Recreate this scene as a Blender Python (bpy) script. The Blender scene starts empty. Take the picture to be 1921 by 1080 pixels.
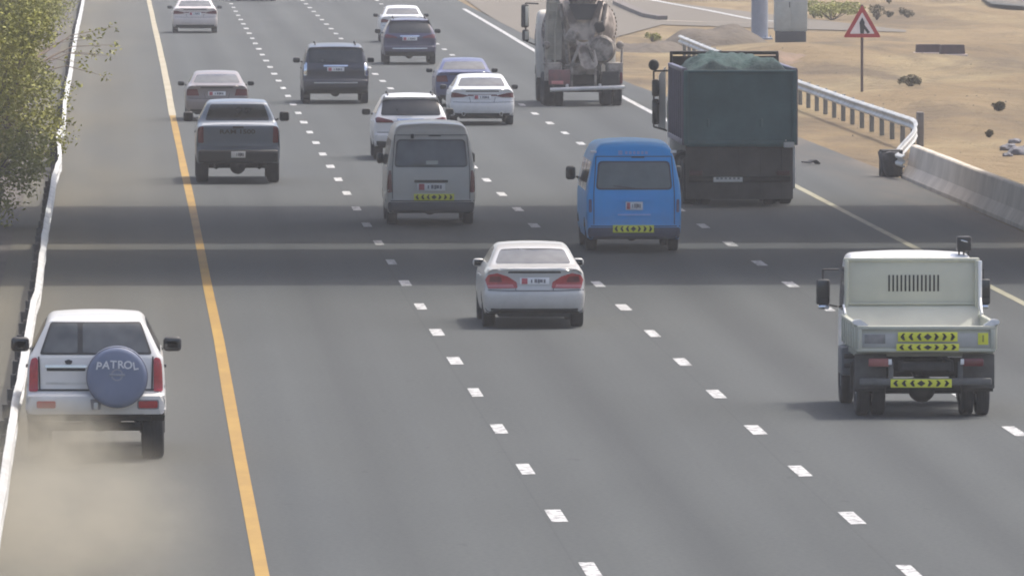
import bpy, bmesh, math, random
from mathutils import Vector, Matrix, noise
from mathutils.bvhtree import BVHTree
random.seed(7)
scene = bpy.context.scene
COL = scene.collection

# ------------------------------------------------------------------ camera
FPX, IW, IH, CAMH = 20000.0, 1921.0, 1080.0, 8.5          # focal length in photo pixels, photo size, camera height (m)
VPX, VPY = 218.0, -325.0                                  # where the road's direction vanishes in the photo
PITCH = math.atan((IH / 2 - VPY) / FPX)
YAW = math.atan((IW / 2 - VPX) / FPX * math.cos(PITCH))
FWD = Vector((math.sin(YAW) * math.cos(PITCH), math.cos(YAW) * math.cos(PITCH), -math.sin(PITCH)))
RGT = Vector((math.cos(YAW), -math.sin(YAW), 0))
UPV = RGT.cross(FWD)
cam_d = bpy.data.cameras.new('camera')
cam = bpy.data.objects.new('camera', cam_d)
COL.objects.link(cam)
cam_d.sensor_width = 36.0
cam_d.lens = FPX * 36.0 / IW
cam_d.clip_start = 1.0
cam_d.clip_end = 9000.0
cam.matrix_world = Matrix(((RGT.x, UPV.x, -FWD.x, 0), (RGT.y, UPV.y, -FWD.y, 0), (RGT.z, UPV.z, -FWD.z, CAMH), (0, 0, 0, 1)))
scene.camera = cam

def P(px, py, z=0.0):
    """point of the horizontal plane z seen at a photo pixel"""
    d = FWD + RGT * ((px - IW / 2) / FPX) + UPV * ((IH / 2 - py) / FPX)
    k = (z - CAMH) / d.z
    return Vector((d.x * k, d.y * k, z))

# ------------------------------------------------------------------ light
SUN = Vector((0.42, 0.30, 1.0)).normalized()
sun_d = bpy.data.lights.new('sun', 'SUN')
sun_d.energy = 1.5
sun_d.angle = math.radians(1.6)
sun_d.color = (1.0, 0.965, 0.87)
sun = bpy.data.objects.new('sun', sun_d)
COL.objects.link(sun)
sun.rotation_euler = SUN.to_track_quat('Z', 'Y').to_euler()
sun.location = (0, 200, 60)
world = bpy.data.worlds.new('World')
scene.world = world
world.use_nodes = True
wn = world.node_tree
sky = wn.nodes.new('ShaderNodeTexSky')
sky.sky_type = 'NISHITA'
sky.sun_disc = False
sky.sun_elevation = math.asin(SUN.z)
sky.sun_rotation = math.atan2(SUN.x, SUN.y)
sky.air_density = 0.8
sky.dust_density = 5.0
sky.ozone_density = 0.4
bg = wn.nodes['Background']
bg.inputs['Strength'].default_value = 0.15
wn.links.new(sky.outputs[0], bg.inputs[0])
scene.view_settings.view_transform = 'Standard'
scene.view_settings.look = 'None'
scene.view_settings.gamma = 1.0
scene.view_settings.exposure = 0.90
scene.render.engine = 'CYCLES'
scene.cycles.filter_width = 1.9

# ------------------------------------------------------------------ materials
def N(nt, t, **kw):
    n = nt.nodes.new(t)
    for k, v in kw.items():
        if k in n.inputs: n.inputs[k].default_value = v
        else: setattr(n, k, v)
    return n

def mat(name, c, rough=0.6, metal=0.0, var=0.12, scale=3.0, bump=0.0, coat=0.0, c2=None, stretch=(1, 1, 1), spec=0.5, detail=6.0, bscale=None, bdist=0.01):
    m = bpy.data.materials.new(name)
    m.use_nodes = True
    nt = m.node_tree
    b = nt.nodes['Principled BSDF']
    b.inputs['Roughness'].default_value = rough
    b.inputs['Metallic'].default_value = metal
    b.inputs['Specular IOR Level'].default_value = spec
    if coat:
        b.inputs['Coat Weight'].default_value = coat
        b.inputs['Coat Roughness'].default_value = 0.06
    tc = N(nt, 'ShaderNodeTexCoord')
    mp = N(nt, 'ShaderNodeMapping')
    mp.inputs['Scale'].default_value = stretch
    nt.links.new(tc.outputs['Object'], mp.inputs['Vector'])
    nz = N(nt, 'ShaderNodeTexNoise', Scale=scale, Detail=detail, Roughness=0.6)
    nt.links.new(mp.outputs[0], nz.inputs['Vector'])
    rp = N(nt, 'ShaderNodeValToRGB')
    rp.color_ramp.elements[0].position = 0.3
    rp.color_ramp.elements[1].position = 0.72
    d = c2 if c2 else tuple(max(0, x * (1 - var)) for x in c)
    u = c if c2 else tuple(min(1, x * (1 + var * 0.6)) for x in c)
    rp.color_ramp.elements[0].color = (*d, 1)
    rp.color_ramp.elements[1].color = (*u, 1)
    nt.links.new(nz.outputs['Fac'], rp.inputs[0])
    nt.links.new(rp.outputs[0], b.inputs['Base Color'])
    if bump:
        bn = N(nt, 'ShaderNodeTexNoise', Scale=bscale or scale * 4, Detail=8.0)
        nt.links.new(mp.outputs[0], bn.inputs['Vector'])
        bp = N(nt, 'ShaderNodeBump', Strength=bump, Distance=bdist)
        nt.links.new(bn.outputs['Fac'], bp.inputs['Height'])
        nt.links.new(bp.outputs[0], b.inputs['Normal'])
    return m

def paint(name, c, rough=0.32, var=0.10, coat=0.4, metal=0.0, dirt=0.5):
    """car paint with road dust lying on its lowest panels"""
    m = mat(name, c, rough, metal, var, 1.6, coat=coat)
    nt = m.node_tree
    b = nt.nodes['Principled BSDF']
    src = b.inputs['Base Color'].links[0].from_socket
    tc = [n for n in nt.nodes if n.type == 'TEX_COORD'][0]
    sp = N(nt, 'ShaderNodeSeparateXYZ')
    nt.links.new(tc.outputs['Object'], sp.inputs[0])
    mr = N(nt, 'ShaderNodeMapRange', interpolation_type='SMOOTHSTEP')
    mr.inputs[1].default_value, mr.inputs[2].default_value, mr.inputs[3].default_value, mr.inputs[4].default_value = 0.25, 1.05, dirt, 0.04
    nt.links.new(sp.outputs[2], mr.inputs[0])
    nz = N(nt, 'ShaderNodeTexNoise', Scale=3.5, Detail=6.0, Roughness=0.65)
    nt.links.new(tc.outputs['Object'], nz.inputs['Vector'])
    ml = N(nt, 'ShaderNodeMath', operation='MULTIPLY')
    nt.links.new(mr.outputs[0], ml.inputs[0])
    m2 = N(nt, 'ShaderNodeMath', operation='MULTIPLY')
    m2.inputs[1].default_value = 1.5
    nt.links.new(nz.outputs['Fac'], m2.inputs[0])
    nt.links.new(m2.outputs[0], ml.inputs[1])
    ml.use_clamp = True
    x = N(nt, 'ShaderNodeMix', data_type='RGBA')
    nt.links.new(ml.outputs[0], x.inputs[0])
    nt.links.new(src, x.inputs[6])
    x.inputs[7].default_value = (0.25, 0.22, 0.18, 1)
    nt.links.new(x.outputs[2], b.inputs['Base Color'])
    r = N(nt, 'ShaderNodeMapRange')
    r.inputs[3].default_value, r.inputs[4].default_value = rough, 0.8
    nt.links.new(ml.outputs[0], r.inputs[0])
    nt.links.new(r.outputs[0], b.inputs['Roughness'])
    return m

M = {}
M['glass'] = mat('dark tinted glass', (0.034, 0.037, 0.040), 0.07, c2=(0.014, 0.015, 0.017), scale=2.0, spec=0.6, detail=2.0)  # uneven tone in the glass colour stands for broken reflections and dust
M['glass_grey'] = mat('dusty reflecting grey glass', (0.125, 0.13, 0.13), 0.12, c2=(0.055, 0.058, 0.062), scale=2.2, spec=0.6, detail=2.0)  # same soft patches, reflections and dust put into the grey
M['rubber'] = mat('tyre rubber', (0.028, 0.028, 0.031), 0.85, var=0.3, scale=9)
M['black'] = mat('black plastic', (0.022, 0.022, 0.024), 0.55, var=0.3)
M['dark'] = mat('dirty underbody', (0.030, 0.029, 0.029), 0.85, var=0.4, scale=5)
M['rim'] = mat('alloy rim', (0.42, 0.42, 0.43), 0.4, 0.6)
M['chrome'] = mat('chrome trim', (0.75, 0.76, 0.78), 0.15, 1.0, var=0.05)
M['red'] = mat('red tail lamp', (0.36, 0.018, 0.025), 0.22, var=0.25, scale=14, coat=0.5)
M['red_dark'] = mat('dark red tail lamp', (0.13, 0.010, 0.016), 0.25, var=0.3, scale=14, coat=0.5)
M['plate'] = mat('number plate white', (0.72, 0.72, 0.72), 0.5, var=0.08)
M['plate_red'] = mat('number plate red field', (0.42, 0.08, 0.10), 0.5)
M['ink'] = mat('dark plate figures', (0.16, 0.16, 0.18), 0.6)
M['yellow'] = mat('reflective yellow', (0.70, 0.70, 0.05), 0.45, var=0.15, scale=8)
M['galv'] = mat('galvanised steel', (0.52, 0.52, 0.50), 0.5, 0.3, var=0.30, scale=2.2, stretch=(1, 0.4, 1), bump=0.2)
M['post'] = mat('galvanised post', (0.20, 0.20, 0.19), 0.6, 0.2, var=0.25)
M['concrete'] = mat('weathered concrete', (0.68, 0.61, 0.52), 0.9, var=0.28, scale=0.9, bump=0.3, c2=(0.46, 0.405, 0.335))
M['white_mark'] = mat('white road paint', (0.50, 0.50, 0.49), 0.8, var=0.30, scale=5)
def worn(m, a, b_):
    r = [n for n in m.node_tree.nodes if n.type == 'VALTORGB'][0].color_ramp.elements
    r[0].position, r[1].position = a, b_
M['white_mark'] = mat('scuffed white road paint', (0.46, 0.46, 0.455), 0.85, c2=(0.13, 0.13, 0.13), scale=8, stretch=(1, .5, 1))
worn(M['white_mark'], .37, .52)
M['yellow_mark'] = mat('yellow road paint', (0.35, 0.212, 0.036), 0.8, c2=(0.25, 0.145, 0.028), scale=1.6, stretch=(1, 0.25, 1))
M['pale_yellow_mark'] = mat('worn yellow road paint', (0.34, 0.325, 0.22), 0.8, c2=(0.19, 0.18, 0.135), scale=1.5, stretch=(1, 0.3, 1))

# ------------------------------------------------------------------ object helpers
def props(o, label=None, cat=None, group=None, kind=None):
    if label: o['label'] = label
    if cat: o['category'] = cat
    if group: o['group'] = group
    if kind: o['kind'] = kind
    return o

def obj(name, bm, m, parent=None, smooth=35, recalc=True):
    if recalc: bmesh.ops.recalc_face_normals(bm, faces=bm.faces[:])
    me = bpy.data.meshes.new(name)
    bm.to_mesh(me)
    bm.free()
    for x in (m if isinstance(m, (list, tuple)) else [m]): me.materials.append(x)
    if smooth:
        me.shade_smooth()
        me.set_sharp_from_angle(angle=math.radians(smooth))
    o = bpy.data.objects.new(name, me)
    COL.objects.link(o)
    if parent: o.parent = parent
    return o

def inst(name, me, parent, loc, rot=(0, 0, 0), label=None):
    o = bpy.data.objects.new(name, me)
    COL.objects.link(o)
    o.parent = parent
    o.location = loc
    o.rotation_euler = rot
    if label: o['label'] = label
    return o

def thing(name, label, cat, loc=(0, 0, 0), rz=0.0, group=None):
    o = bpy.data.objects.new(name, None)
    COL.objects.link(o)
    o.location = loc
    o.rotation_euler = (0, 0, rz)
    return props(o, label, cat, group)

def B(): return bmesh.new()

def box(bm, c, s, bev=0.012, rot=None, seg=2):
    g = bmesh.ops.create_cube(bm, size=1.0)
    vs = g['verts']
    R = rot.to_matrix() if rot else Matrix.Identity(3)
    for v in vs: v.co = R @ Vector((v.co.x * s[0], v.co.y * s[1], v.co.z * s[2])) + Vector(c)
    b = min(bev, min(s) * 0.45)
    if b > 0:
        es = list({e for v in vs for e in v.link_edges})
        bmesh.ops.bevel(bm, geom=es, offset=b, segments=seg, profile=0.5, affect='EDGES')
    return bm

def cyl(bm, p0, p1, r0, r1=None, n=14, cap=True):
    p0, p1 = Vector(p0), Vector(p1)
    r1 = r0 if r1 is None else r1
    q = (p1 - p0).to_track_quat('Z', 'Y')
    A, Bq = [], []
    for i in range(n):
        a = 2 * math.pi * i / n
        d = q @ Vector((math.cos(a), math.sin(a), 0))
        A.append(bm.verts.new(p0 + d * r0))
        Bq.append(bm.verts.new(p1 + d * r1))
    for i in range(n): bm.faces.new((A[i], A[(i + 1) % n], Bq[(i + 1) % n], Bq[i]))
    if cap:
        bm.faces.new(A[::-1])
        bm.faces.new(Bq)
    return bm

def tube(bm, pts, r, n=8):
    for a, b in zip(pts[:-1], pts[1:]): cyl(bm, a, b, r, n=n)
    return bm

def lathe(bm, prof, axis='x', n=32, c=(0, 0, 0), close=False):
    rings = []
    for r, h in prof:
        ring = []
        for i in range(n):
            a = 2 * math.pi * i / n
            u, v = r * math.cos(a), r * math.sin(a)
            co = {'x': (h, u, v), 'y': (u, h, v), 'z': (u, v, h)}[axis]
            ring.append(bm.verts.new(Vector(co) + Vector(c)))
        rings.append(ring)
    prs = list(zip(rings[:-1], rings[1:]))
    if close: prs.append((rings[-1], rings[0]))
    for A, Bq in prs:
        for i in range(n): bm.faces.new((A[i], A[(i + 1) % n], Bq[(i + 1) % n], Bq[i]))
    if not close:
        bm.faces.new(rings[0])
        bm.faces.new(rings[-1])
    return bm

def prism(bm, poly, plane, a, b):
    """extrude a 2-D polygon: plane 'xz' along y, 'yz' along x, 'xy' along z"""
    def co(p, t): return {'xz': (p[0], t, p[1]), 'yz': (t, p[0], p[1]), 'xy': (p[0], p[1], t)}[plane]
    A = [bm.verts.new(co(p, a)) for p in poly]
    Bq = [bm.verts.new(co(p, b)) for p in poly]
    n = len(poly)
    f1, f2 = bm.faces.new(A), bm.faces.new(Bq[::-1])
    for i in range(n): bm.faces.new((A[i], Bq[i], Bq[(i + 1) % n], A[(i + 1) % n]))
    bmesh.ops.triangulate(bm, faces=[f1, f2])
    return bm

def rnd(poly, r, seg=4):
    """round the corners of a 2-D polygon"""
    out = []
    n = len(poly)
    for i in range(n):
        p0, p1, p2 = (Vector(poly[(i + k) % n]) for k in (-1, 0, 1))
        a, b = p0 - p1, p2 - p1
        k = min(r, a.length * 0.45, b.length * 0.45)
        s, e = p1 + a.normalized() * k, p1 + b.normalized() * k
        for j in range(seg + 1):
            t = j / seg
            out.append(tuple(s * (1 - t) ** 2 + p1 * 2 * t * (1 - t) + e * t * t))
    return out

def rect(cx, cz, w, h, r=0.02): return rnd([(cx - w / 2, cz - h / 2), (cx + w / 2, cz - h / 2), (cx + w / 2, cz + h / 2), (cx - w / 2, cz + h / 2)], r)
def mir(poly): return [(-x, z) for x, z in poly][::-1]
def sym(half): return half + [(-x, z) for x, z in half[::-1]]

def chaikin(pts, it=2):
    for _ in range(it):
        q = [pts[0]]
        for a, b in zip(pts[:-1], pts[1:]):
            q += [(a[0] * .75 + b[0] * .25, a[1] * .75 + b[1] * .25), (a[0] * .25 + b[0] * .75, a[1] * .25 + b[1] * .75)]
        q.append(pts[-1])
        pts = q
    return pts

def lerp(tab, x):
    if x <= tab[0][0]: return tab[0][1]
    for (a, u), (b, v) in zip(tab[:-1], tab[1:]):
        if x <= b:
            t = (x - a) / (b - a)
            return u + (v - u) * t
    return tab[-1][1]

def text_mesh(s, size, ext=0.004):
    cu = bpy.data.curves.new('lettering', 'FONT')
    cu.body = s
    cu.size = size
    cu.extrude = ext
    cu.offset = size * .022
    cu.align_x = 'CENTER'
    cu.align_y = 'CENTER'
    t = bpy.data.objects.new('lettering', cu)
    COL.objects.link(t)
    dg = bpy.context.evaluated_depsgraph_get()
    me = bpy.data.meshes.new_from_object(t.evaluated_get(dg))
    bpy.data.objects.remove(t)
    return me

# ------------------------------------------------------------------ wheels (one mesh per size, shared)
_wheels = {}
def wheel_meshes(r, w):
    key = (round(r, 3), round(w, 3))
    if key in _wheels: return _wheels[key]
    bm = B()
    ri = r * 0.63
    pr = [(ri, -w * .44), (ri + .02, -w * .5), (r * .90, -w * .5), (r * .975, -w * .43), (r, -w * .30), (r, -w * .11), (r * .982, -w * .10), (r * .982, -w * .07),
          (r, -w * .06), (r, w * .06), (r * .982, w * .07), (r * .982, w * .10), (r, w * .11), (r, w * .30), (r * .975, w * .43), (r * .90, w * .5), (ri + .02, w * .5), (ri, w * .44)]
    lathe(bm, pr, 'x', 36, close=True)
    t = obj('tyre', bm, M['rubber'])
    bm = B()
    lathe(bm, [(0.03, w * .30), (ri * .25, w * .32), (ri * .3, w * .20), (ri * .96, w * .10), (ri * 1.0, w * .36), (ri * 1.02, w * .42), (ri * 1.02, -w * .40), (ri * .9, -w * .3), (0.03, -w * .2)], 'x', 36)
    for k in range(6):
        a = k * math.pi / 3
        c = Vector((w * .30, math.cos(a) * ri * .6, math.sin(a) * ri * .6))
        q = Matrix.Rotation(a, 3, 'X').to_euler()
        box(bm, c, (w * .12, ri * .75, ri * .22), 0.008, q)
    m = obj('rim', bm, M['rim'])
    _wheels[key] = (t.data, m.data)
    bpy.data.objects.remove(t)
    bpy.data.objects.remove(m)
    return _wheels[key]

# ------------------------------------------------------------------ vehicle body builder
class Car:
    def __init__(s, name, label, cat, px, ytyre, over, group=None, rz=0.0):
        g = P(px, ytyre)
        s.root = thing(name, label, cat, (g.x * (g.y - over) / g.y, g.y - over, 0.004), rz, group)
        s.over = over

    def add(s, name, bm, m, parent=None, smooth=35, label=None):
        o = obj(name, bm, m, parent or s.root, smooth)
        if label: o['label'] = label
        return o

    def body(s, m, up, tumble, hw, axles, ra, zb, bow=0.05, crown=0.035, r=0.06, pr=0.05, pf=0.14, name='body', roof_r=None, L=None):
        up = chaikin(up, 2)
        L = L or max(p[0] for p in up)
        y0 = min(p[0] for p in up)
        def W(y, z):
            k = max(0.0, (y0 + 0.5 - y) / 0.5)
            q = max(0.0, (y - (L - 1.0)) / 1.0)
            return hw * lerp(tumble, z) * (1 - pr * k ** 2.2 - pf * q ** 2)
        s.W = W
        ring = list(up)
        nu = len(ring)
        y1, z1 = up[-1]
        for ax in sorted(axles, reverse=True):
            for i in range(13):
                a = math.pi * i / 12
                ring.append((ax + ra * math.cos(a), zb + 0.02 + (ra + 0.03) * math.sin(a)))
        n = len(ring)
        area = sum(ring[i][0] * ring[(i + 1) % n][1] - ring[(i + 1) % n][0] * ring[i][1] for i in range(n))
        sg = 1 if area > 0 else -1
        ts = [-1, -.985, -.96, -.92, -.85, -.7, -.5, -.25, 0, .25, .5, .7, .85, .92, .96, .985, 1]
        bm = B()
        grid = []
        for i, (y, z) in enumerate(ring):
            a, b = ring[(i - 1) % n], ring[(i + 1) % n]
            tx, tz = b[0] - a[0], b[1] - a[1]
            l = math.hypot(tx, tz) or 1
            ny, nz = tz / l * sg, -tx / l * sg                 # outward normal
            rr = r if i < nu else 0.015
            if i in (0, nu - 1): rr = 0.02
            row = []
            for t in ts:
                w = W(y, z)
                q = max(0.0, (abs(t) * w - (w - rr)) / rr)
                d = rr * (1 - math.sqrt(max(0.0, 1 - min(q, 1) ** 2)))
                yy = y - ny * d + (bow * t * t * max(0, -ny) - bow * 2 * t * t * max(0, ny) if i < nu else 0)
                zz = z - nz * d - (crown * t * t * max(0, nz) if i < nu else 0)
                row.append(bm.verts.new((t * W(yy, zz), yy, zz)))
            grid.append(row)
        for i in range(n):
            A, Bq = grid[i], grid[(i + 1) % n]
            for j in range(len(ts) - 1): bm.faces.new((A[j], A[j + 1], Bq[j + 1], Bq[j]))
        for e, sd in ((0, -1), (-1, 1)):
            b2 = B()
            f = b2.faces.new([b2.verts.new((0, row[e].co.y, row[e].co.z)) for row in grid])
            bmesh.ops.triangulate(b2, faces=[f])
            zmin, zmax = min(v.co.z for v in b2.verts), max(v.co.z for v in b2.verts)
            z = zmin + 0.09
            while z < zmax:
                bmesh.ops.bisect_plane(b2, geom=b2.verts[:] + b2.edges[:] + b2.faces[:], plane_co=(0, 0, z), plane_no=(0, 0, 1))
                z += 0.09
            y = y0 + 0.12
            while y < L:
                bmesh.ops.bisect_plane(b2, geom=b2.verts[:] + b2.edges[:] + b2.faces[:], plane_co=(0, y, 0), plane_no=(0, 1, 0))
                y += 0.22
            mp = {}
            for v in b2.verts: mp[v] = bm.verts.new((sd * W(v.co.y, v.co.z), v.co.y, v.co.z))
            for f in b2.faces: bm.faces.new([mp[v] for v in f.verts])
            b2.free()
        bmesh.ops.remove_doubles(bm, verts=bm.verts[:], dist=0.0008)
        bmesh.ops.recalc_face_normals(bm, faces=bm.faces[:])
        if sum(f.calc_area() * f.normal.z for f in bm.faces if f.calc_center_median().z > zb + 0.8) < 0:
            bmesh.ops.reverse_faces(bm, faces=bm.faces[:])
        for f in bm.faces:
            if f.normal.z < -0.4 and f.calc_center_median().z < zb + ra + 0.3: f.material_index = 1
        s.bvh = BVHTree.FromBMesh(bm)
        s.body_o = obj(name, bm, [m, M['dark']], s.root, 38, recalc=False)
        return s.body_o

    def patch(s, name, poly, m, view='rear', off=0.006, skirt=0.02, parent=None, step=0.06, label=None, bvh=None):
        """a thin panel that follows the body: the polygon (x,z) seen from the rear, (y,z) from a side or (x,y) from above is pressed on it"""
        bvh = bvh or s.bvh
        b2 = B()
        f = b2.faces.new([b2.verts.new((p[0], p[1], 0)) for p in poly])
        bmesh.ops.triangulate(b2, faces=[f])
        for ax in (0, 1):
            lo, hi = min(p[ax] for p in poly), max(p[ax] for p in poly)
            st = max(step, (hi - lo) / 24)
            t = lo + st
            no = (1, 0, 0) if ax == 0 else (0, 1, 0)
            while t < hi - 0.005:
                bmesh.ops.bisect_plane(b2, geom=b2.verts[:] + b2.edges[:] + b2.faces[:], plane_co=(t * no[0], t * no[1], 0), plane_no=no)
                t += st
        D = {'rear': Vector((0, 1, 0)), 'left': Vector((1, 0, 0)), 'right': Vector((-1, 0, 0)), 'top': Vector((0, 0, -1)), 'front': Vector((0, -1, 0))}[view]
        last = 0
        bad = []
        for v in b2.verts:
            a, b = v.co.x, v.co.y
            o = {'rear': Vector((a, -9, b)), 'left': Vector((-9, a, b)), 'right': Vector((9, a, b)), 'top': Vector((a, b, 9)), 'front': Vector((a, 20, b))}[view]
            h = bvh.ray_cast(o, D)
            if h[0] is None: bad.append((v, o))
            else: v.co = h[0] - D * off
        for v, o in bad:
            h = bvh.find_nearest(o + D * (9.0 if view != 'front' else 16))
            c = h[0] - D * off
            v.co = c
        ext = bmesh.ops.extrude_edge_only(b2, edges=[e for e in b2.edges if e.is_boundary])
        for v in [g for g in ext['geom'] if isinstance(g, bmesh.types.BMVert)]: v.co += D * skirt
        o = obj(name, b2, m, parent or s.root, 30)
        if label: o['label'] = label
        return o

    def both(s, name, poly, m, view='rear', **k):
        if view == 'rear': return [s.patch(name, poly, m, 'rear', **k), s.patch(name, mir(poly), m, 'rear', **k)]
        return [s.patch(name, poly, m, 'left', **k), s.patch(name, poly, m, 'right', **k)]

    def wheels(s, r, w, axles, track, dual=(), steer=0.0):
        t, rm = wheel_meshes(r, w)
        for ax in axles:
            for sd in (-1, 1):
                xs = [track]
                if ax in dual: xs = [track, track - w - 0.04]
                for x in xs:
                    o = inst('wheel', t, s.root, (sd * x, ax, r), (random.random() * 3, 0, 0 if sd > 0 else math.pi))
                    k = inst('rim', rm, o, (0, 0, 0))

    def mirrors(s, y, z, x, w=0.22, h=0.16, m=None, sides=(-1, 1)):
        for sd in sides:
            bm = B()
            box(bm, (sd * (x + 0.02), y, z), (w, 0.13, h), 0.06, seg=4)
            cyl(bm, (sd * (x - w * .5), y + .02, z - h * .25), (sd * (s.W(y, z - .05) - .03), y + .04, z - h * .5), 0.025, n=8)
            o = s.add('mirror', bm, m or M['black'])
            b2 = B()
            box(b2, (sd * (x + 0.02), y - 0.062, z), (w * .8, 0.006, h * .74), 0.002)
            s.add('mirror_glass', b2, M['glass'], o)

    def wiper(s, x0, z0, x1, z1):
        d = Vector((x1 - x0, z1 - z0)).normalized()
        n_ = Vector((-d.y, d.x)) * .012
        s.patch('rear_wiper', [(x0 + n_.x, z0 + n_.y), (x1 + n_.x * .6, z1 + n_.y * .6), (x1 - n_.x * .6, z1 - n_.y * .6), (x0 - n_.x, z0 - n_.y)], M['black'], off=.03, skirt=.012)

    def plate(s, x, y, z, w=0.5, h=0.13, red=True, tilt=0.0):
        bm = B()
        box(bm, (x, y, z), (w, 0.012, h), 0.004)
        o = s.add('rear_plate', bm, M['plate'])
        if red:
            b2 = B()
            box(b2, (x - w * .34, y - .007, z), (w * .2, 0.004, h * .82), 0.001)
            s.add('plate_red_field', b2, M['plate_red'], o)
        b2 = B()
        for k, (dx, ww) in enumerate(((-.10, .05), (.04, .09), (.14, .07), (.23, .10), (.34, .07))): box(b2, (x + dx * w, y - .007, z + .004 * (k % 2)), (w * ww, 0.004, h * (.46 + .06 * (k % 3))), 0.001)
        s.add('plate_lettering', b2, M['ink'], o)
        return o

    def chevrons(s, x, y, z, w, h, m=None):
        bm = B()
        box(bm, (x, y, z), (w, 0.012, h), 0.004)
        o = s.add('chevron_plate', bm, m or M['yellow'])
        b2 = B()
        u = w / 8.6
        hh = h * 0.36
        for sd in (-1, 1):
            for k in (1, 2, 3):
                cx = x + sd * k * u * 1.18
                t = u * 0.34
                pl = [(cx - sd * u * .30, z + hh), (cx - sd * u * .30 + sd * t, z + hh), (cx + sd * u * .42, z), (cx - sd * u * .30 + sd * t, z - hh), (cx - sd * u * .30, z - hh), (cx + sd * u * .42 - sd * t, z)]
                prism(b2, pl, 'xz', y - 0.010, y - 0.0055)
        prism(b2, [(x - u * .6, z), (x, z + hh), (x + u * .6, z), (x, z - hh)], 'xz', y - 0.010, y - 0.0055)
        s.add('chevron_mark', b2, M['black'], o)
        return o

    def rear_y(s, x, z):
        h = s.bvh.ray_cast(Vector((x, -9, z)), Vector((0, 1, 0)))
        return h[0].y if h[0] else 0.0
# ------------------------------------------------------------------ the setting: sand, road, ramp
def ground_mat():
    m = bpy.data.materials.new('desert sand')
    m.use_nodes = True
    nt = m.node_tree
    b = nt.nodes['Principled BSDF']
    b.inputs['Roughness'].default_value = 0.95
    b.inputs['Specular IOR Level'].default_value = 0.15
    tc = N(nt, 'ShaderNodeTexCoord')
    def layer(sc, st, det=8.0):
        mp = N(nt, 'ShaderNodeMapping')
        mp.inputs['Scale'].default_value = st
        nt.links.new(tc.outputs['Object'], mp.inputs['Vector'])
        nz = N(nt, 'ShaderNodeTexNoise', Scale=sc, Detail=det, Roughness=0.62, Distortion=0.4)
        nt.links.new(mp.outputs[0], nz.inputs['Vector'])
        return nz.outputs['Fac']
    def ramp(f, a, b_, pa, pb):
        r = N(nt, 'ShaderNodeValToRGB')
        r.color_ramp.elements[0].position, r.color_ramp.elements[1].position = pa, pb
        r.color_ramp.elements[0].color, r.color_ramp.elements[1].color = (*a, 1), (*b_, 1)
        nt.links.new(f, r.inputs[0])
        return r.outputs[0]
    def mix(f, a, c):
        x = N(nt, 'ShaderNodeMix', data_type='RGBA')
        nt.links.new(f, x.inputs[0])
        for s, v in ((6, a), (7, c)):
            if isinstance(v, tuple): x.inputs[s].default_value = (*v, 1)
            else: nt.links.new(v, x.inputs[s])
        return x.outputs[2]
    base = ramp(layer(0.10, (1, .25, 1)), (0.172, 0.124, 0.067), (0.240, 0.180, 0.104), 0.30, 0.70)
    pale = ramp(layer(0.22, (.5, .16, 1)), (0, 0, 0), (1, 1, 1), 0.50, 0.66)
    c = mix(pale, base, (0.27, 0.215, 0.122))
    dark = ramp(layer(0.35, (.6, .10, 1)), (0, 0, 0), (.9, .9, .9), 0.46, 0.63)
    c = mix(dark, c, (0.115, 0.088, 0.058))
    spk = ramp(layer(2.6, (1, .35, 1), 3.0), (0, 0, 0), (.7, .7, .7), 0.66, 0.74)
    c = mix(spk, c, (0.11, 0.085, 0.055))
    nt.links.new(c, b.inputs['Base Color'])
    bp = N(nt, 'ShaderNodeBump', Strength=1.0, Distance=0.35)
    nt.links.new(layer(0.8, (1, .5, 1)), bp.inputs['Height'])
    nt.links.new(bp.outputs[0], b.inputs['Normal'])
    return m

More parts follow.
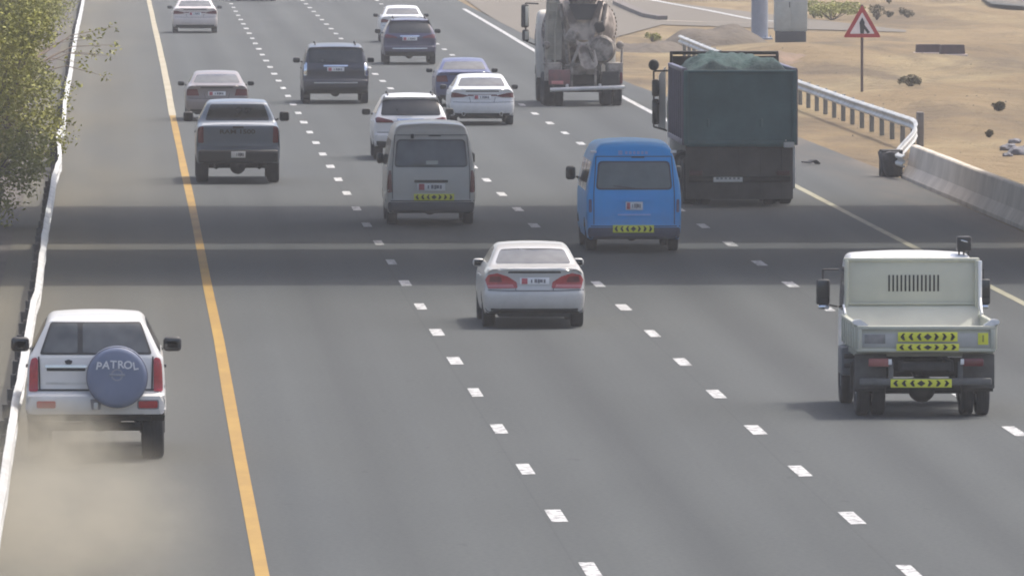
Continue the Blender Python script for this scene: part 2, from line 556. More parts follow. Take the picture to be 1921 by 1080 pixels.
def asphalt_mat(name, dusty=0.0):
    m = bpy.data.materials.new(name)
    m.use_nodes = True
    nt = m.node_tree
    b = nt.nodes['Principled BSDF']
    b.inputs['Roughness'].default_value = 0.9
    b.inputs['Specular IOR Level'].default_value = 0.25
    tc = N(nt, 'ShaderNodeTexCoord')
    def layer(sc, st, det=5.0):
        mp = N(nt, 'ShaderNodeMapping')
        mp.inputs['Scale'].default_value = st
        nt.links.new(tc.outputs['Object'], mp.inputs['Vector'])
        nz = N(nt, 'ShaderNodeTexNoise', Scale=sc, Detail=det, Roughness=0.55)
        nt.links.new(mp.outputs[0], nz.inputs['Vector'])
        return nz.outputs['Fac']
    def ramp(f, pts):
        r = N(nt, 'ShaderNodeValToRGB')
        e = r.color_ramp.elements
        while len(e) < len(pts): e.new(0.5)
        for k, (p, c) in enumerate(pts):
            e[k].position = p
            e[k].color = (*c, 1)
        nt.links.new(f, r.inputs[0])
        return r.outputs[0]
    def mix(f, a, c, mode='MIX'):
        x = N(nt, 'ShaderNodeMix', data_type='RGBA', blend_type=mode)
        if isinstance(f, float): x.inputs[0].default_value = f
        else: nt.links.new(f, x.inputs[0])
        for s, v in ((6, a), (7, c)):
            if isinstance(v, tuple): x.inputs[s].default_value = (*v, 1)
            else: nt.links.new(v, x.inputs[s])
        return x.outputs[2]
    c = ramp(layer(0.22, (1, .22, 1)), [(0.25, (0.0610, 0.0665, 0.0665)), (0.75, (0.0740, 0.0803, 0.0800))])
    streak = ramp(layer(1.1, (1, .006, 1), 4.0), [(0.3, (0.88, 0.88, 0.89)), (0.7, (1.06, 1.06, 1.05))])
    c = mix(1.0, c, streak, 'MULTIPLY')
    grain = ramp(layer(14.0, (1, .5, 1), 3.0), [(0.3, (0.86, 0.86, 0.86)), (0.7, (1.1, 1.1, 1.1))])
    c = mix(1.0, c, grain, 'MULTIPLY')
    spx = N(nt, 'ShaderNodeSeparateXYZ')
    nt.links.new(tc.outputs['Object'], spx.inputs[0])
    if not dusty and 'far' not in name:                   # polished wheel tracks, a darker oily lane middle, tar joints between the lanes
        wob = N(nt, 'ShaderNodeMath', operation='MULTIPLY_ADD')
        wob.inputs[1].default_value = 0.25
        nt.links.new(layer(0.05, (1, .3, 1), 2.0), wob.inputs[0])
        nt.links.new(spx.outputs[0], wob.inputs[2])
        f1 = N(nt, 'ShaderNodeMath', operation='SUBTRACT')
        f1.inputs[1].default_value = 1.75
        nt.links.new(wob.outputs[0], f1.inputs[0])
        f2 = N(nt, 'ShaderNodeMath', operation='DIVIDE')
        f2.inputs[1].default_value = 3.62
        nt.links.new(f1.outputs[0], f2.inputs[0])
        f3 = N(nt, 'ShaderNodeMath', operation='FRACT')
        nt.links.new(f2.outputs[0], f3.inputs[0])
        tr = ramp(f3.outputs[0], [(0.0, (.80, .80, .80)), (.012, (.98, .98, .98)), (.16, (.985, .985, .985)), (.27, (1.07, 1.07, 1.07)), (.38, (.97, .97, .97)), (.50, (.87, .87, .875)), (.62, (.97, .97, .97)), (.73, (1.07, 1.07, 1.07)), (.85, (.98, .98, .98)), (1.0, (.97, .97, .97))])
        c = mix(1.0, c, tr, 'MULTIPLY')
        patch = ramp(layer(0.09, (1, .12, 1), 2.0), [(0.56, (1, 1, 1)), (0.60, (.93, .935, .95))])
        c = mix(1.0, c, patch, 'MULTIPLY')
        drips = ramp(layer(3.0, (1, .25, 1), 2.0), [(0.70, (1, 1, 1)), (0.76, (.78, .78, .78))])
        c = mix(1.0, c, drips, 'MULTIPLY')
    if dusty:
        c = mix(dusty, c, (0.26, 0.21, 0.155))
    else:                                                # blown sand lying along the left shoulder and the right edge
        sp = N(nt, 'ShaderNodeSeparateXYZ')
        nt.links.new(tc.outputs['Object'], sp.inputs[0])
        mr = N(nt, 'ShaderNodeMapRange')
        mr.inputs[1].default_value, mr.inputs[2].default_value, mr.inputs[3].default_value, mr.inputs[4].default_value = -1.9, 2.2, 0.60, 0.0
        nt.links.new(sp.outputs[0], mr.inputs[0])
        ml = N(nt, 'ShaderNodeMath', operation='MULTIPLY')
        nt.links.new(mr.outputs[0], ml.inputs[0])
        nt.links.new(ramp(layer(0.5, (1, .06, 1)), [(0.3, (.45, .45, .45)), (0.7, (1, 1, 1))]), ml.inputs[1])
        c = mix(ml.outputs[0], c, (0.18, 0.155, 0.10))
        mr = N(nt, 'ShaderNodeMapRange')
        mr.inputs[1].default_value, mr.inputs[2].default_value, mr.inputs[3].default_value, mr.inputs[4].default_value = 16.8, 19.2, 0.0, 0.55
        nt.links.new(sp.outputs[0], mr.inputs[0])
        ml = N(nt, 'ShaderNodeMath', operation='MULTIPLY')
        nt.links.new(mr.outputs[0], ml.inputs[0])
        nt.links.new(ramp(layer(0.6, (1, .10, 1)), [(0.4, (.1, .1, .1)), (0.68, (1, 1, 1))]), ml.inputs[1])
        c = mix(ml.outputs[0], c, (0.22, 0.17, 0.12))
    nt.links.new(c, b.inputs['Base Color'])
    bp = N(nt, 'ShaderNodeBump', Strength=0.25, Distance=0.01)
    nt.links.new(layer(30.0, (1, 1, 1), 3.0), bp.inputs['Height'])
    nt.links.new(bp.outputs[0], b.inputs['Normal'])
    return m

M['sand'] = ground_mat()
M['asphalt'] = asphalt_mat('worn grey asphalt')
M['asphalt_dusty'] = asphalt_mat('sand covered asphalt', 0.42)

def sstep(a, b, x):
    t = max(0.0, min(1.0, (x - a) / (b - a)))
    return t * t * (3 - 2 * t)

def gz(x, y):
    """height of the sand"""
    k = max(sstep(21.5, 25, x) * (1 - sstep(400, 425, y)), sstep(32, 38, x), sstep(-3.0, -7.0, x))
    if k <= 0 or y > 1500 or abs(x) > 300: return -0.05
    h = 0.55 * noise.noise((x * .055, y * .011, 1.3)) + 0.28 * noise.noise((x * .16, y * .03, 5.1)) + 0.10 * noise.noise((x * .5, y * .12, 9.0))
    return -0.05 + k * (h + 0.12 + 0.35 * sstep(30, 70, x))

xs = [-4000, -1500, -500, -150, -60] + [-30 + 3 * i for i in range(9)] + [-4, -2, 0, 20] + [21 + .6 * i for i in range(56)] + [56 + 3 * i for i in range(15)] + [110, 160, 300, 700, 1800, 4000]
ys = [-2500, -600, -100, 40, 90, 120, 150, 180] + [200 + 2.5 * i for i in range(160)] + [610, 640, 700, 800, 1000, 1400, 2200, 4500]
bm = B()
vv = [[bm.verts.new((x, y, gz(x, y))) for x in xs] for y in ys]
for j in range(len(ys) - 1):
    for i in range(len(xs) - 1): bm.faces.new((vv[j][i], vv[j][i + 1], vv[j + 1][i + 1], vv[j + 1][i]))
props(obj('sand_ground', bm, M['sand'], smooth=180), kind='structure')

def strip(name, left, right, z, m, kind='structure'):
    """sheet between two polylines with the same number of points"""
    bm = B()
    A = [bm.verts.new((p[0], p[1], z)) for p in left]
    C = [bm.verts.new((p[0], p[1], z)) for p in right]
    for i in range(len(A) - 1): bm.faces.new((A[i], C[i], C[i + 1], A[i + 1]))
    return props(obj(name, bm, m, smooth=0), kind=kind)

redge = [(19.3, -150), (19.3, 100)] + [(P(*q).x, P(*q).y) for q in ((1921, 436), (1690, 334), (1640, 313), (1500, 258), (1330, 208), (1190, 160), (1010, 78), (935, 40), (872, 8))] + [(17.2, 700), (17.2, 1500)]
strip('road', [(-2.15, p[1]) for p in redge], redge, 0.0, M['asphalt'])
rl = [P(*q) for q in ((1040, 92), (985, 60), (905, 20), (880, 0), (840, -30))]
rr = [P(*q) for q in ((1150, 76), (1240, 43), (1475, 46), (1330, 14), (1150, -30))]
rampl = [P(*q) for q in ((1000, 72), (950, 48), (905, 22), (875, 0), (820, -40))]
rampr = [P(*q) for q in ((1080, 88), (1160, 68), (1250, 44), (1228, 1), (1110, -40))]
strip('ramp_road', rampl, rampr, -0.012, M['asphalt_dusty'])
strip('ramp_branch', [P(*q) for q in ((1245, 46), (1228, 1))], [P(*q) for q in ((1700, 60), (1700, 56))], -0.016, M['asphalt_dusty'])
bm = B()
bm.faces.new([bm.verts.new(tuple(P(*q)[:2]) + (0.25,)) for q in ((1835, 3), (1860, 18), (1990, 28), (2100, 10), (1960, -30))])
props(obj('far_side_road', bm, asphalt_mat('distant dark asphalt'), smooth=0), kind='structure')

def polyline(px, step=14.0):
    w = [P(*q) for q in px]
    out = [w[0]]
    for a, b in zip(w[:-1], w[1:]):
        n = max(1, int((b - a).length / step))
        for k in range(1, n + 1): out.append(a.lerp(b, k / n))
    return out

def painted(name, px, w, m, wobble=0.0, z=0.005):
    c = polyline(px)
    l = [(p.x - w / 2 + wobble * noise.noise((p.y * .13, 1.7, 0)), p.y) for p in c]
    r = [(p.x + w / 2 + wobble * noise.noise((p.y * .17, 7.7, 0)), p.y) for p in c]
    return strip(name, l, r, z, m)

painted('yellow_edge_line', [(565, 1450), (492, 1080), (448, 850), (411, 640), (388, 530), (369, 430), (345, 318), (324, 217)], 0.175, M['yellow_mark'], 0.02)
painted('cream_edge_line', [(324, 217), (306, 120), (290, 50), (279, 0), (266, -60)], 0.215, mat('bleached cream road paint', (0.40, 0.36, 0.27), 0.8, c2=(0.31, 0.265, 0.17), scale=1.2, stretch=(1, .2, 1)), 0.02)
painted('right_edge_line', [(2400, 820), (2150, 690), (1921, 569), (1835, 526), (1720, 467), (1600, 405), (1485, 345)], 0.16, M['pale_yellow_mark'], 0.03)
painted('white_edge_line', [(1480, 342), (1230, 215), (1115, 155), (1005, 97), (930, 52), (870, 17)], 0.20, M['white_mark'], 0.03)
painted('ramp_edge_line', [(1472, 42), (1410, 36), (1330, 20), (1228, 1), (1120, -22)], 0.32, M['white_mark'], 0.05, z=-0.004)
painted('ramp_inner_line', [(1480, 43), (1410, 42), (1320, 41), (1243, 38)], 0.25, mat('faded cream paint', (0.60, 0.52, 0.40), 0.9), 0.1, z=-0.004)

def dashes(px, anchor, m, k0, k1):
    """broken lane line: one structure for the whole painted line"""
    bm = B()
    tab = sorted((q[1], q[0]) for q in px)
    per, h = 0.0000536, 350.0
    a = 1 / (anchor + h)
    rnd_ = random.Random(anchor)
    def at(u):
        y = 1 / u - h
        if y <= tab[0][0]:
            (y0, x0), (y1, x1) = tab[0], tab[1]
            return P(x0 + (x1 - x0) * (y - y0) / (y1 - y0), y)
        return P(lerp(tab, y), y)
    for k in range(k0, k1):
        u = a + k * per
        q0, q1 = at(u - per * .125), at(u + per * .125)
        w = 0.095 + rnd_.uniform(-.01, .01)
        l = rnd_.uniform(-.12, .12)
        v = [bm.verts.new((q0.x - w, q0.y + l, .005)), bm.verts.new((q0.x + w, q0.y + l + .05, .005)), bm.verts.new((q1.x + w, q1.y + l, .005)), bm.verts.new((q1.x - w, q1.y + l - .05, .005))]
        bm.faces.new(v)
    return props(obj('lane_marking', bm, m, smooth=0), kind='structure')
dashes([(423, -10), (435, 10), (484, 90), (545, 188), (607, 292), (652, 365), (690, 425), (735, 493), (789, 575), (853, 676), (935, 803), (1044, 968), (1109, 1070), (1180, 1180)], 575, M['white_mark'], -12, 36)
dashes([(556, -10), (568, 2), (644, 77), (698, 134), (726, 160), (915, 340), (973, 394), (1005, 426), (1124, 535), (1170, 577), (1222, 624), (1277, 676), (1341, 737), (1414, 803), (1496, 879), (1595, 968), (1705, 1070), (1830, 1190)], 577, M['white_mark'], -12, 36)
dashes([(700, -5), (720, 12), (992, 206), (1069, 255.6), (1322, 426), (1425, 494), (1485, 535), (1895, 803), (2100, 937)], 494, M['white_mark'], -12, 33)

# dark tar seams and the kerb of the ramp's nose
M['tar'] = mat('old tar', (0.10, 0.10, 0.10), 0.8)
cur = [P(*q) for q in ((1158, 8), (1190, 22), (1215, 32), (1243, 37))]
bm = B()
for a, b in zip(cur[:-1], cur[1:]):
    d = (b - a).normalized()
    n_ = Vector((-d.y, d.x, 0)) * .22
    prism(bm, [tuple((a + n_)[:2]), tuple((b + n_)[:2]), tuple((b - n_)[:2]), tuple((a - n_)[:2])], 'xy', -0.03, 0.16)
props(obj('ramp_kerb', bm, mat('kerb stone in shadow tone', (0.14, 0.12, 0.11), 0.9)), 'low dark curved kerb between the slip road and the sand beside the mixer', 'kerb')  # kerb colour takes in the dark shadow line along it

# earth heap beside the slip road
def heap(name, px, py, w, d, h, m, seed):
    c = P(px, py)
    bm = B()
    nx, ny = 26, 20
    g = []
    for j in range(ny + 1):
        row = []
        for i in range(nx + 1):
            u, v = i / nx * 2 - 1, j / ny * 2 - 1
            k = max(0.0, 1 - u * u - v * v) ** 0.7
            z = h * k * (0.75 + 0.5 * noise.noise((u * 1.6 + seed, v * 1.6, seed))) + 0.10 * k * noise.noise((u * 6, v * 6, seed))
            row.append(bm.verts.new((c.x + u * w / 2, c.y + v * d / 2, -0.08 + z)))
        g.append(row)
    for j in range(ny):
        for i in range(nx): bm.faces.new((g[j][i], g[j][i + 1], g[j + 1][i + 1], g[j + 1][i]))
    return props(obj(name, bm, m, smooth=180), kind='structure')
M['earth'] = mat('heaped brown earth', (0.125, 0.10, 0.072), 0.95, c2=(0.07, 0.056, 0.042), scale=0.9, bump=0.7, bdist=0.1)
heap('dirt_mound', 1345, 84, 4.4, 9, 1.05, M['earth'], 3.1)
heap('dirt_mound', 1215, 92, 3.4, 10, 0.40, M['earth'], 8.4)
heap('dirt_mound', 1500, 128, 3.6, 10, 0.75, mat('reddish earth', (0.22, 0.145, 0.095), 0.95, c2=(0.14, 0.10, 0.065), scale=1.1, bump=0.7, bdist=0.1), 5.2)
M['earth_side'] = mat('dark verge', (0.115, 0.098, 0.082), 0.95, c2=(0.060, 0.053, 0.047), scale=1.3, stretch=(1, .25, 1), bump=0.4)  # strip beside the rail, darker than the soil beyond it
strip('verge', [(-2.9 - .4 * noise.noise((y * .05, 0, 0)), y) for y in range(60, 760, 6)], [(-2.05, y) for y in range(60, 760, 6)], -0.02, M['earth_side'])
strip('roadside_soil', [(-14, y) for y in range(60, 760, 10)], [(-2.75 + .3 * noise.noise((y * .09, 3, 0)), y) for y in range(60, 760, 10)], -0.03, mat('dry olive soil', (0.26, 0.215, 0.10), 0.95, c2=(0.13, 0.115, 0.055), scale=0.8, stretch=(1, .2, 1), bump=0.4))

# ------------------------------------------------------------------ twin overpass just above the picture (its shadow crosses the road)
M['bridge'] = mat('bridge concrete', (0.40, 0.38, 0.35), 0.9, var=0.25, scale=0.5)
ov = thing('overpass', 'twin deck concrete overpass spanning the road above the dark shadow bands', 'overpass', (0, 0, 0))
for (a, b) in ((202.3, 219.1), (222.1, 243.5)):
    bm = B()
    prism(bm, [(a, 15.25), (a, 15.75), (a + .3, 15.75), (a + .3, 15.3), (b - .3, 15.3), (b - .3, 15.75), (b, 15.75), (b, 15.0), (b - 1.6, 14.75), (b - 2.2, 14.0), (a + 2.2, 14.0), (a + 1.6, 14.75)], 'yz', -60, 70)
    obj('deck', bm, M['bridge'], ov)
    for x in (-12.5, 27.5):
        for y in (a + 4.5, b - 4.5):
            bm = B()
            cyl(bm, (x, y, -0.3), (x, y, 13.998), 0.7, n=24)
            obj('pier', bm, M['bridge'], ov)

# ------------------------------------------------------------------ guard rails and concrete barrier
def rail_mesh(bm, pts, side=1):
    """W-beam along a 3-D polyline (points on its top edge); the waves face `side`"""
    prof = [(0.0, 0.0), (.035, -.015), (.085, -.05), (.085, -.085), (.02, -.135), (.02, -.175), (.085, -.225), (.085, -.26), (.035, -.295), (0.0, -.31), (-.012, -.30), (.010, -.26), (.068, -.24), (.0, -.18), (.0, -.13), (.068, -.07), (.01, -.03), (-.012, 0.0)]
    rows = []
    for i, p in enumerate(pts):
        a, b = pts[max(0, i - 1)], pts[min(len(pts) - 1, i + 1)]
        d = Vector((b.x - a.x, b.y - a.y, 0))
        d = d.normalized() if d.length > 1e-6 else Vector((0, 1, 0))
        nn = Vector((d.y, -d.x, 0)) * side
        rows.append([bm.verts.new(p + nn * o + Vector((0, 0, z))) for o, z in prof])
    k = len(prof)
    for A, C in zip(rows[:-1], rows[1:]):
        for j in range(k): bm.faces.new((A[j], A[(j + 1) % k], C[(j + 1) % k], C[j]))
    bm.faces.new(rows[0])
    bm.faces.new(rows[-1][::-1])
    return bm

def resample(pts, step):
    out = [pts[0].copy()]
    for a, b in zip(pts[:-1], pts[1:]):
        n = max(1, round((b - a).length / step))
        for k in range(1, n + 1): out.append(a.lerp(b, k / n))
    return out

LR = [(-95, 1420), (-40, 1120), (0, 905), (19, 780), (36, 690), (50, 610), (60, 563), (66, 545), (75, 475), (83, 415), (92, 370), (99, 325), (109, 300), (109, 275), (105, 250), (117, 235), (119, 190), (126, 150), (131, 125), (134, 100), (141, 60), (144, 45), (150, 20), (154, 0), (160, -40)]
lp = resample([P(x, y, 0.75) for x, y in LR], 3.0)
for p in lp: p.x += 0.022 * noise.noise((p.y * .21, 0, 0)); p.z += 0.02 * noise.noise((p.y * .15, 4, 0))
gl = thing('guardrail', 'long battered pale steel guardrail running along the left shoulder beside the greenery', 'guardrail', (0, 0, 0))
obj('rail', rail_mesh(B(), lp, 1), M['galv'], gl)
bm = B()
box(bm, (0.02, 0, 0.31), (0.08, 0.12, 0.62), 0.01)
box(bm, (0.085, 0, 0.58), (0.06, 0.12, 0.16), 0.01)
post0 = obj('post', bm, mat('dark dusty post', (.075, .07, .066), .85))
post_me = post0.data
bpy.data.objects.remove(post0)
y = 118.0
for k in range(98):
    x = lerp([(p.y, p.x) for p in lp], y)
    inst('post', post_me, gl, (x - 0.13, y, -.02), (0, 0.03 * math.sin(k * 7.1), 0.2 * math.sin(k)))
    y += 4.0 if y < 400 else 5.2

gr = thing('guardrail', 'steel guardrail on posts along the sand, its near end bent down to the concrete barrier', 'guardrail', (0, 0, 0))
rp = [P(1276, 66, .78), P(1330, 88, .78), P(1400, 115, .78), P(1495, 149, .78), P(1600, 185, .78), P(1690, 214, .80), P(1712, 221, .80)]
rp = resample(rp, 3.0)
A0 = rp[-1].copy()
for px, py, z in ((1719, 226, .80), (1721, 234, .78), (1716, 244, .74), (1705, 256, .66), (1692, 270, .60), (1684, 281, .60), (1686, 288, .60), (1698, 291, .60)):
    rp.append(P(px, py, z))
obj('rail', rail_mesh(B(), rp, 1), M['galv'], gr)
bm = B()
box(bm, (0, 0, 0.37), (0.12, 0.22, 0.78), 0.012)
box(bm, (-0.085, 0, 0.60), (0.07, 0.18, 0.22), 0.012)
post0 = obj('post', bm, M['post'])
post_me2 = post0.data
bpy.data.objects.remove(post0)
tab = sorted((p.y, p.x) for p in rp[:len(rp) - 9])
y = A0.y + 1.2
while y < P(1276, 66, .78).y:
    inst('post', post_me2, gr, (lerp(tab, y) + 0.14, y, 0), (0, 0, 0))
    y += 3.6
e = P(1726, 272)
bm = B()
box(bm, (0, 0, 0.42), (0.17, 0.5, 0.92), 0.02)
o = obj('end_post', bm, mat('dark weathered post', (0.21, 0.19, 0.175), 0.85, var=0.3), gr)
o.location = (e.x, e.y, 0)

cb = B()
bx = [(P(1690, 331).x, P(1690, 331).y), (19.2, 224), (19.15, 150), (19.1, 70)]
prof = [(0, 0), (0.0, .10), (.16, .34), (.24, .80), (.27, .83), (.40, .83), (.43, .80), (.51, .34), (.67, .10), (.67, 0)]
rows = []
bp2 = [Vector((x, y, 0)) for x, y in bx]
bp2 = resample(bp2, 4.0)
for p in bp2: rows.append([cb.verts.new((p.x + o, p.y, z - .06 + (0.01 * noise.noise((p.y, 0, 0)) if z > .5 else 0))) for o, z in prof])
k = len(prof)
for A, C in zip(rows[:-1], rows[1:]):
    for j in range(k): cb.faces.new((A[j], A[(j + 1) % k], C[(j + 1) % k], C[j]))
cb.faces.new(rows[0])
cb.faces.new(rows[-1][::-1])
cbo = obj('concrete_barrier', cb, M['concrete'], smooth=20)
props(cbo, 'long pale concrete barrier with sloping face along the right shoulder', 'barrier')

# ------------------------------------------------------------------ plants
def leaf_mat(name, c, c2):
    m = mat(name, c, 0.6, c2=c2, scale=2.2, detail=3.0, spec=0.3)
    return m
M['leaf'] = leaf_mat('olive green leaves', (0.36, 0.35, 0.050), (0.14, 0.145, 0.022))
M['leaf_pale'] = leaf_mat('pale leaves', (0.46, 0.45, 0.12), (0.19, 0.195, 0.05))
M['leaf_dry'] = leaf_mat('dry scrub leaves', (0.15, 0.12, 0.055), (0.07, 0.06, 0.028))
M['bark'] = mat('brown bark', (0.13, 0.095, 0.065), 0.9, var=0.4, scale=8, bump=0.5)
M['straw'] = mat('dry grass', (0.42, 0.34, 0.16), 0.9, c2=(0.22, 0.19, 0.08), scale=1.0)

def leaves(bm, c, rad, n, size, rg, gap=0.0):
    for _ in range(n):
        while True:
            d = Vector((rg.uniform(-1, 1), rg.uniform(-1, 1), rg.uniform(-1, 1)))
            if 0.15 < d.length < 1: break
        d *= (0.62 + 0.38 * rg.random()) / max(d.length, .4) * min(1, d.length + .25)
        p = Vector(c) + Vector((d.x * rad[0], d.y * rad[1], d.z * rad[2]))
        if gap and noise.noise(p * 2.1) < -gap: continue
        s = size * rg.uniform(.6, 1.3)
        u = Vector((rg.gauss(0, 1), rg.gauss(0, 1), rg.gauss(0, .7))).normalized()
        v = u.cross(Vector((rg.gauss(0, 1), rg.gauss(0, 1), rg.gauss(0, 1)))).normalized()
        bm.faces.new([bm.verts.new(p + u * s * .9), bm.verts.new(p + v * s * .38), bm.verts.new(p - u * s * .9), bm.verts.new(p - v * s * .38)])

def tree(label, x, y, h, r, m, seed, n=5200, sprigs=None, group='trees along the left guardrail'):
    rg = random.Random(seed)
    t = thing('tree', label, 'tree', (x, y, -0.05), 0, group)
    bm = B()
    th = h * .42
    pts = [(0, 0, 0)]
    for k in range(1, 5): pts.append((rg.uniform(-.12, .12) * k * .5, rg.uniform(-.12, .12) * k * .5, th * k / 4))
    for k in range(4): cyl(bm, pts[k], pts[k + 1], .15 - .022 * k, .15 - .022 * (k + 1), 10)
    bmc = B()
    for k in range(19):
        a = rg.uniform(0, 6.28)
        e = rg.uniform(.2, .85) * r
        c = Vector((math.cos(a) * e, math.sin(a) * e, h * rg.uniform(.10, .84)))
        if k == 0: c = Vector((0, 0, h * .82))
        s = Vector(pts[2 + k % 3])
        mid = s.lerp(c, .55) + Vector((0, 0, -.12))
        cyl(bm, s, mid, .055, .035, 6)
        cyl(bm, mid, c, .035, .012, 6)
        q = r * rg.uniform(.36, .56)
        leaves(bmc, c, (q, q, q * .8), n // 9, .066, rg, .38)
    for (sx, sy, sz) in (sprigs or []):
        c = Vector((sx - x, sy - y, sz))
        s = Vector(pts[3])
        mid = s.lerp(c, .6) + Vector((0, 0, .35))
        cyl(bm, s, mid, .03, .015, 6)
        cyl(bm, mid, c, .015, .005, 6)
        leaves(bmc, c, (.20, .3, .18), 15, .085, rg)
        leaves(bmc, mid.lerp(c, .5), (.16, .3, .16), 8, .08, rg)
    obj('trunk', bm, M['bark'], t)
    obj('crown', bmc, m, t, smooth=0, recalc=False)
    return t
def at(px, py): g = P(px, py); return g.x, g.y
x, y = at(-62, 424); tree('pale leaved tree nearest the camera, low at the left picture edge', x, y, 3.0, 1.75, M['leaf_pale'], 11, 5600)
x, y = at(-14, 322); tree('broad olive tree behind the pale leaved one, left of the bent stretch of guardrail', x, y, 4.2, 1.75, M['leaf'], 12, 7400)
tx, ty = at(16, 236)
tree('olive tree whose thin twigs hang over the left shoulder', tx, ty, 4.3, 1.7, M['leaf'], 13, 7400,
     sprigs=[(-.45, 312, 2.5), (-.1, 312, 2.7), (.02, 311, 2.2), (-.18, 312, 1.85), (-.62, 313, 1.9), (-1.0, 313, 1.6), (-.85, 314, 2.3), (-.3, 314, 1.2), (-1.2, 312, .95)])
x, y = at(30, 150); tree('dense yellowish tree farther along the left guardrail, before the last two', x, y, 4.0, 1.8, M['leaf'], 14, 5600)
x, y = at(48, 86); tree('second farthest tree along the left guardrail near the top corner', x, y, 4.2, 1.9, M['leaf_pale'], 15, 4200)
x, y = at(64, 34); tree('farthest tree along the left guardrail, cut by the top of the picture', x, y, 4.2, 1.9, M['leaf'], 16, 3600)

def shrub(label, px, py, w, h, m, seed, n=700, name='shrub', cat='shrub', group='scrub bushes on the sand'):
    g = P(px, py)
    t = thing(name, label, cat, (g.x, g.y, gz(g.x, g.y) - .03), 0, group)
    rg = random.Random(seed)
    bs, bl = B(), B()
    for k in range(9):
        a = rg.uniform(0, 6.28)
        e = rg.uniform(.1, .38) * w
        c = Vector((math.cos(a) * e, math.sin(a) * e, h * rg.uniform(.35, .72)))
        cyl(bs, (0, 0, 0), c, .022, .008, 5)
        q = rg.uniform(.14, .24)
        leaves(bl, c, (w * q, w * q, h * .3), n // 9, .06 if w < 2 else .09, rg, .25)
    obj('stems', bs, M['bark'], t)
    obj('foliage', bl, m, t, smooth=0, recalc=False)
shrub('low wide olive scrub bush in the middle of the sand, below the two dark blocks', 1708, 173, 1.25, .42, M['leaf_dry'], 21, 900)
shrub('small round dark bush on the sand near the right picture edge', 1873, 222, .45, .38, M['leaf_dry'], 22, 500)
shrub('tiny dark tuft left of the grey rubble at the right edge', 1856, 259, .22, .24, M['leaf_dry'], 23, 200)
shrub('green bush standing beside the concrete mixer on the slip road sand', 1224, 76, .8, .5, M['leaf'], 24, 600)
shrub('broad pale green scrub patch at the top behind the warning sign', 1560, 36, 3.0, 1.0, M['leaf_pale'], 25, 2200)
shrub('brown scrub touching the right of the broad pale green patch', 1645, 36, 1.0, .75, M['leaf_dry'], 26, 600)
shrub('highest small dark bush on the far sand right of the sign', 1669, 12, .45, .35, M['leaf_dry'], 27, 260)
shrub('small dark bush just below the highest one right of the sign', 1667, 32, .5, .32, M['leaf_dry'], 28, 260)
shrub('darkest oval bush on the far sand, rightmost of the bushes near the sign', 1703, 33, .85, .5, M['leaf_dry'], 29, 420)
shrub('sparse bush beside the far grey post near the top', 1527, 32, .6, .6, M['leaf_pale'], 30, 300)
rg = random.Random(5)
bm = B()
for _ in range(9000):
    y = rg.uniform(150, 330)
    x = -2.75 - abs(rg.gauss(0, 1.1)) - .1
    if noise.noise((x * .8, y * .10, 2)) < -.05: continue
    h = rg.uniform(.08, .42)
    a = rg.uniform(0, 6.28)
    d = Vector((math.cos(a), math.sin(a), 0)) * .018
    l = Vector((rg.gauss(0, .1), rg.gauss(0, .1), h))
    p = Vector((x, y, -.04))
    bm.faces.new([bm.verts.new(p - d), bm.verts.new(p + d), bm.verts.new(p + l)])
props(obj('dry_grass', bm, M['straw'], smooth=0, recalc=False), 'straw coloured dry grass behind the left guardrail', 'grass', kind='stuff')

# ------------------------------------------------------------------ roadside objects on the right
g = P(1617, 178)
t = thing('warning_sign', 'red triangular merging traffic warning sign on a thin post in the sand', 'road sign', (g.x, g.y, gz(g.x, g.y)))
bm = B()
cyl(bm, (0, 0, -.2), (0, 0, 2.75), .045, n=12)
obj('post', bm, mat('brown painted post', (0.10, 0.065, 0.055), 0.6), t)
bm = B()
tri = [(-.60, 1.72), (.60, 1.72), (0, 2.76)]
prism(bm, rnd(tri, .07), 'xz', -.062, -.05)
s0 = obj('sign_border', bm, mat('sign red', (0.42, 0.03, 0.035), 0.45), t)
bm = B()
ce = (0, 2.06)
inn = [((px_ - ce[0]) * .66 + ce[0], (pz_ - ce[1]) * .66 + ce[1]) for px_, pz_ in tri]
prism(bm, rnd(inn, .04), 'xz', -.068, -.0615)
obj('sign_face', bm, mat('sign white', (0.80, 0.72, 0.70), 0.5), s0)
bm = B()
prism(bm, [(-.06, 1.84), (.055, 1.84), (.055, 2.20), (.08, 2.20), (0, 2.36), (-.085, 2.20), (-.06, 2.20)], 'xz', -.075, -.0675)
prism(bm, [(.056, 2.00), (.17, 1.84), (.25, 1.88), (.056, 2.14)], 'xz', -.075, -.0675)
obj('merge_symbol', bm, M['black'], s0)

g = P(1425, 72)
t = thing('gantry_post', 'thick blue grey steel post rising out of the picture behind the tipper truck', 'post', (g.x, g.y, gz(g.x, g.y) - .02))
M['bluesteel'] = mat('blue grey paint', (0.24, 0.27, 0.33), 0.55, var=0.12)
bm = B()
cyl(bm, (0, 0, .06), (0, 0, 9.0), .34, .30, n=28)
obj('shaft', bm, M['bluesteel'], t)
bm = B()
box(bm, (0, 0, .05), (1.0, 1.0, .1), .02)
for i in range(6): cyl(bm, (.44 * math.cos(i * 1.047), .44 * math.sin(i * 1.047), .1), (.44 * math.cos(i * 1.047), .44 * math.sin(i * 1.047), .18), .03, n=6)
obj('base_plate', bm, M['bluesteel'], t)
bm = B()
cyl(bm, (0, 0, 8.0), (-12, 0, 8.2), .2, .15, n=18)
obj('arm', bm, M['bluesteel'], t)

